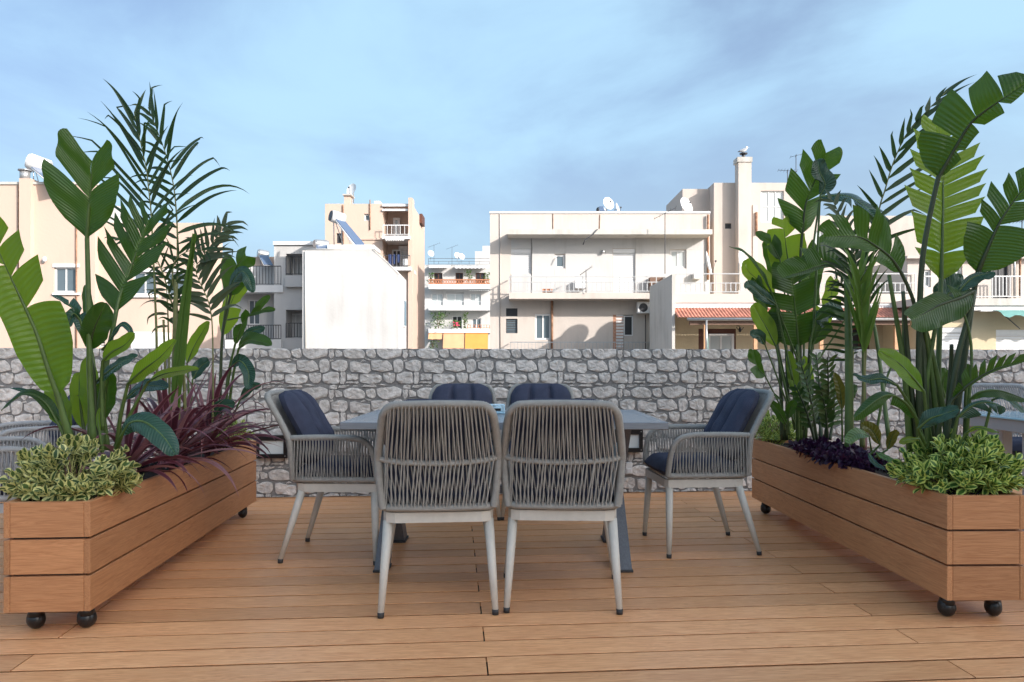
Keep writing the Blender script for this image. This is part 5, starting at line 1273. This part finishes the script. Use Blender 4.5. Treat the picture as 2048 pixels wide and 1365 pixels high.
BL([(1930, 880), (1943, 700)], [(1915, 585), (1945, 556), (1975, 548), (1990, 545)], 3.1, 3.05, 10, 20, mat='teal', fold=10, sr_=.006, nrm=(0, -.8, .6))
BL([(1880, 900)], [(1880, 620), (1895, 590), (1930, 565)], 3.4, 3.4, 36, 20, mat='teal', fold=10, sr_=.007)
BL([(1855, 905), (1852, 830)], [(1848, 784), (1825, 755), (1795, 725), (1757, 702)], 3.1, 3.0, 30, 26, mat='strel_bright', fold=14, sr_=.008, nrm=(.1, -1, .4))
BL([(1845, 880)], [(1833, 838), (1808, 804), (1769, 792), (1708, 836)], 3.15, 3.0, 16, 22, [.45], mat='strel', fold=-15, droop=.2, sr_=.009, nrm=(0, -.8, .7))
BL([(1850, 890)], [(1836, 858), (1860, 838), (1890, 828), (1918, 818)], 3.05, 2.9, 22, 20, mat='teal', fold=12, sr_=.007, nrm=(0, -.8, .6))
BL([(1838, 900), (1830, 830)], [(1795, 772), (1765, 758), (1735, 760), (1705, 750)], 3.2, 3.1, 16, 16, mat='teal', fold=15, sr_=.007, nrm=(0, -.7, .7))
BL([(1870, 905), (1880, 850)], [(1905, 800), (1940, 768), (1985, 741), (2050, 722)], 3.1, 2.95, 30, 5, [.2, .32, .42, .52, .62, .72, .82], fold=20, mat='strel', smat='stalk_dark', sr_=.009, gap=.3, blunt=.4)
BL([(1930, 900)], [(1940, 800), (1960, 785), (2000, 782), (2055, 800)], 3.05, 2.9, 12, 16, mat='strel', fold=-20, sr_=.007, nrm=(0, -.7, .8))
BL([(1900, 900)], [(1915, 835), (1945, 812), (1975, 805), (2010, 815)], 3.0, 2.9, 8, 26, [], [.35, .6, .8], mat='teal', fold=-5, droop=.3, sr_=.007, nrm=(0, -1, .4), gap=.35)
BL([(1960, 900)], [(1985, 800), (2010, 795), (2050, 825)], 3.05, 2.95, 12, 14, mat='teal', fold=12, sr_=.006, nrm=(0, -.7, .8))
BL([(1915, 900)], [(1930, 868), (1955, 856), (1998, 866)], 2.95, 2.85, 7, 8, mat='strel_bright', fold=15, sr_=.005, nrm=(0, -.7, .8))
BL([(1930, 905), (1932, 790)], [(1936, 770), (1934, 745), (1930, 730)], 3.15, 3.15, 16, 14, fold=20, sr_=.008)
BL([(1850, 900)], [(1838, 878), (1815, 880), (1800, 888)], 3.0, 2.95, 10, 10, mat='strel_bright', fold=10, sr_=.005, nrm=(0, -.7, .8))
BL([(1862, 905), (1868, 820)], [(1890, 795), (1885, 770), (1895, 740)], 3.3, 3.3, 22, 22, fold=15, sr_=.008)
for pts in ([(1880, 905), (1862, 740), (1848, 655)], [(1868, 905), (1850, 720), (1845, 600)], [(1890, 905), (1902, 730), (1903, 690)], [(1835, 905), (1815, 700), (1806, 583)], [(1860, 905), (1852, 780), (1873, 640)], [(1900, 905), (1872, 740), (1846, 640)], [(1820, 905), (1808, 740), (1778, 550)], [(1885, 900), (1925, 720), (1948, 595)]):
    MB().tube(px_path(pts, 3.22, 3.18, 16), [.0135 * (1.1 - .5 * i / 16) for i in range(17)], 8).build('stalk', 'stalk_dark' if pts[0][0] % 20 else 'stalk', t)
MB().tube(px_path([(1822, 900), (1812, 740), (1807, 640), (1806, 583)], 3.25, 3.2, 16), [.012 * math.sin(math.pi * (.3 + .69 * i / 16)) + .002 for i in range(17)], 8).build('rolled_leaf', 'stalk', t)

t = thing('bird_of_paradise_plant', 'paddle leaved plant at the far end of the right planter', 'plant', P3(1600, 872, 4.6), GL)
BL([(1602, 880), (1600, 780)], [(1596, 695), (1592, 640), (1585, 565), (1580, 530)], 4.6, 4.5, 64, 58, [.42, .62], [.38, .75], sweep=10, fold=12, droop=.15, mat='strel', blunt=.55, sr_=.011, gap=.15)
BL([(1590, 700)], [(1583, 560), (1575, 514), (1569, 470), (1565, 440)], 4.62, 4.55, 38, 40, [.85], [.7], sweep=12, fold=10, mat='strel_bright', blunt=.5, sr_=.008)
BL([(1606, 885), (1600, 700), (1600, 540)], [(1604, 470), (1612, 406), (1634, 352), (1652, 306)], 4.6, 4.45, 60, 48, [.28, .52, .78], [.4, .7], sweep=30, fold=10, blunt=.4, smat='stalk_dark', sr_=.010, gap=.25, tilt=.3)
BL([(1620, 540)], [(1640, 392), (1650, 370), (1640, 345), (1635, 320)], 4.45, 4.4, 22, 24, mat='teal', sr_=.006)
BL([(1778, 880, 3.7), (1750, 660, 3.9), (1722, 575, 4.0)], [(1695, 540, 4.1), (1655, 529, 4.15), (1612, 541, 4.1), (1564, 556, 4.05)], 4, 4, 8, 50, [], [.3, .55], sweep=15, fold=20, droop=.1, mat='strel', smat='stalk', sr_=.009, blunt=.3)
BL([(1595, 720)], [(1545, 590), (1520, 545), (1490, 508), (1458, 494)], 4.55, 4.4, 10, 12, fold=25, mat='strel', sr_=.005, nrm=(0, -.6, 1))
BL([(1594, 800)], [(1550, 600), (1520, 565), (1495, 540), (1490, 520)], 4.6, 4.55, 18, 36, mat='strel_bright', fold=10, sr_=.006)
BL([(1585, 760)], [(1552, 610), (1525, 590), (1500, 570), (1488, 575)], 4.5, 4.4, 16, 14, mat='teal', fold=12, sr_=.006)
BL([(1580, 820)], [(1552, 694), (1535, 660), (1518, 630), (1506, 608)], 4.5, 4.45, 22, 24, mat='strel_bright', fold=12, sr_=.007)
BL([(1590, 830)], [(1575, 570), (1556, 545), (1540, 500), (1530, 480)], 4.66, 4.65, 22, 20, mat='strel', fold=12, sr_=.007)
BL([(1612, 880), (1618, 760)], [(1690, 640), (1670, 622), (1650, 632), (1640, 650)], 4.5, 4.4, 20, 22, [.5], mat='teal', fold=10, sr_=.006)
BL([(1606, 860)], [(1625, 690), (1640, 665), (1660, 650)], 4.45, 4.4, 18, 18, mat='strel', fold=15, sr_=.006)
BL([(1625, 700)], [(1640, 395), (1690, 392), (1730, 415), (1765, 452)], 4.45, 4.2, 42, 30, [.45, .7], [.4, .7], mat='teal', fold=20, droop=.25, sr_=.007, nrm=(0, -.8, .7))
BL([(1618, 700)], [(1630, 640), (1660, 618), (1700, 632)], 4.4, 4.3, 16, 16, mat='strel', fold=-15, sr_=.006, nrm=(0, -.8, .6))
BL([(1590, 860), (1588, 790)], [(1592, 795), (1585, 750), (1577, 702)], 4.55, 4.55, 14, 14, mat='strel_bright', fold=20, sr_=.006)
BL([(1610, 860)], [(1618, 790), (1615, 745), (1608, 712)], 4.6, 4.6, 13, 13, mat='strel_bright', fold=20, sr_=.006)
BL([(1575, 870), (1574, 840)], [(1572, 850), (1555, 820), (1538, 802)], 4.3, 4.2, 12, 12, mat='strel', fold=14, sr_=.006)
BL([(1578, 870)], [(1576, 838), (1582, 815), (1590, 802)], 4.25, 4.2, 12, 12, mat='strel', fold=14, sr_=.006)
BL([(1570, 860)], [(1562, 800), (1545, 786), (1520, 790)], 4.4, 4.3, 9, 8, mat='strel', fold=-15, sr_=.005, nrm=(0, -.6, 1))
BL([(1580, 850)], [(1530, 752), (1515, 735), (1506, 700)], 4.45, 4.35, 22, 16, [.5], mat='strel', fold=15, sr_=.005)
BL([(1590, 860)], [(1556, 692), (1540, 640), (1522, 600), (1512, 560)], 4.58, 4.55, 26, 30, [.6], [.5], mat='strel', fold=12, sr_=.007, blunt=.3)
BL([(1600, 860)], [(1622, 690), (1640, 640), (1660, 600), (1668, 560)], 4.62, 4.6, 26, 24, [.5], [.45, .7], mat='strel_bright', fold=14, sr_=.007, blunt=.3)
BL([(1604, 860)], [(1610, 600), (1622, 540), (1638, 500), (1668, 470)], 4.7, 4.65, 30, 26, [.4, .7], [.5], mat='strel', fold=14, sr_=.007, blunt=.3)
BL([(1598, 800)], [(1560, 520), (1545, 492), (1530, 478), (1512, 470)], 4.6, 4.5, 16, 20, [.5], [.5], mat='strel', fold=20, sr_=.005)
BL([(1590, 850)], [(1530, 690), (1518, 672), (1500, 668)], 4.5, 4.4, 12, 14, mat='teal', fold=14, sr_=.005)
for pts in ([(1596, 885), (1595, 800), (1594, 690)], [(1565, 880), (1560, 740), (1553, 690)], [(1610, 885), (1618, 730), (1622, 640)], [(1572, 880), (1575, 780), (1572, 690)], [(1634, 885), (1612, 830), (1592, 805)]):
    MB().tube(px_path(pts, 4.6, 4.55, 14), [.013 * (1.1 - .4 * i / 14) for i in range(15)], 8).build('stalk', 'stalk_dark' if pts[0][0] != 1596 else 'stalk', t)

t = thing('feather_palm', 'feather palm in the middle of the right planter', 'palm', P3(1715, 900, 3.85), 'feather palms in the planters')
frond(t, [(1722, 895), (1735, 640), (1755, 440), (1769, 384), (1784, 333), (1796, 303), (1814, 267), (1850, 226), (1893, 183)], 3.85, 3.7, 13, 66, 150, 58, 6, .35, 4.8, t0=.54, kink=.2)
frond(t, [(1700, 895), (1697, 760), (1692, 640), (1688, 575), (1668, 555)], 3.95, 3.9, 13, 72, 40, 78, 60, .55, 3.2, t0=.5, kink=.3)
frond(t, [(1705, 890), (1703, 680), (1700, 560), (1690, 470), (1670, 410), (1655, 395)], 4.0, 4.05, 15, 70, 66, 58, 35, .9, 4.2, t0=.55, mat='palm_dry', kink=.6)
frond(t, [(1727, 895), (1728, 700), (1724, 640), (1722, 600), (1718, 540)], 3.8, 3.75, 14, 105, 105, 14, 26, .12, 4.6, t0=.52, mat='palm_bright', prof=lambda u: 1.15 - .4 * u, jit=.2)
frond(t, [(1722, 890), (1728, 700), (1722, 610), (1715, 540), (1700, 470)], 3.9, 3.9, 15, 90, 95, 22, 50, .5, 4, t0=.58, mat='palm', jit=.25, kink=.3)
for pts, r, mt in (([(1697, 905), (1698, 780), (1696, 640), (1694, 560)], .021, 'stalk'), ([(1727, 905), (1728, 780), (1727, 690)], .012, 'stalk'), ([(1705, 905), (1704, 800), (1706, 700)], .006, 'cane'), ([(1728, 900), (1729, 820), (1728, 768)], .0145, 'cordy_pale'), ([(1752, 870), (1770, 770), (1785, 728)], .007, 'stalk')):
    MB().tube(px_path(pts, 3.86, 3.88, 20), [r * (1.05 - .25 * i / 20) for i in range(21)], 9).build('cane', mt, t)

t = thing('zamioculcas_plant', 'waxy leaved plant with upright stems in the right planter', 'plant', P3(1645, 880, 4.3))
rr = random.Random(5)
for sx, sy, ex, ey, n in ((1640, 880, 1632, 705, 11), (1650, 880, 1655, 715, 12), (1634, 880, 1600, 720, 10), (1660, 880, 1668, 760, 9), (1645, 880, 1615, 760, 9), (1655, 885, 1640, 770, 9), (1630, 885, 1590, 770, 8)):
    path = px_path([(sx, sy), ((sx + ex) / 2 + 4, (sy + ey) / 2), (ex, ey)], 4.3 + rr.uniform(-.15, .1), 4.3 + rr.uniform(-.2, .1), 20); st = MB().tube(path, [.008 * (1.1 - .7 * i / 20) for i in range(21)], 6).build('stem', 'stalk_dark', t)
    fr = frames(path, (rr.uniform(-.5, .5), -1, .2))
    for i in range(n * 2):
        c, T, nn, sv = at(fr, .25 + .75 * (i // 2) / n); s = 1 if i % 2 else -1; dirn = (sv * s * .8 + T * .75 + nn * rr.uniform(-.2, .4)).normalized(); l = .072 * rr.uniform(.8, 1.1)
        m = MB(); ribbon(m, [c + dirn * l * k / 6 - Vector((0, 0, .012)) * (k / 6) ** 2 for k in range(7)], .013, nn, lambda q: max(.06, math.sin(math.pi * (.08 + .88 * q))), .3); m.build('leaflet', 'zz', st)

t = thing('croton_plant', 'yellow streaked broad leaved plant in the right planter', 'plant', P3(1690, 890, 4.0))
BL([(1685, 885), (1684, 840)], [(1684, 820), (1680, 780), (1668, 745)], 4.05, 4.0, 12, 12, mat='croton', fold=18, sr_=.005)
BL([(1692, 885)], [(1692, 820), (1700, 790), (1712, 770)], 4.1, 4.1, 12, 12, mat='zz', fold=15, sr_=.005)
BL([(1740, 910)], [(1760, 890), (1745, 862), (1722, 848)], 3.6, 3.5, 14, 16, mat='croton', fold=18, sr_=.005)
BL([(1750, 915)], [(1775, 900), (1785, 872), (1796, 862)], 3.5, 3.45, 12, 12, mat='croton', fold=18, sr_=.005)
BL([(1745, 915)], [(1738, 872), (1715, 868), (1692, 886)], 3.65, 3.5, 14, 16, mat='striped', fold=14, sr_=.004, nrm=(0, -.8, .6))
BL([(1760, 918)], [(1752, 905), (1770, 915), (1790, 925)], 3.3, 3.2, 9, 9, mat='striped', fold=14, sr_=.004, nrm=(0, -.8, .6))
BL([(1745, 918)], [(1738, 908), (1748, 925), (1770, 940)], 3.35, 3.2, 8, 8, mat='teal', fold=14, sr_=.004, nrm=(0, -.8, .6))
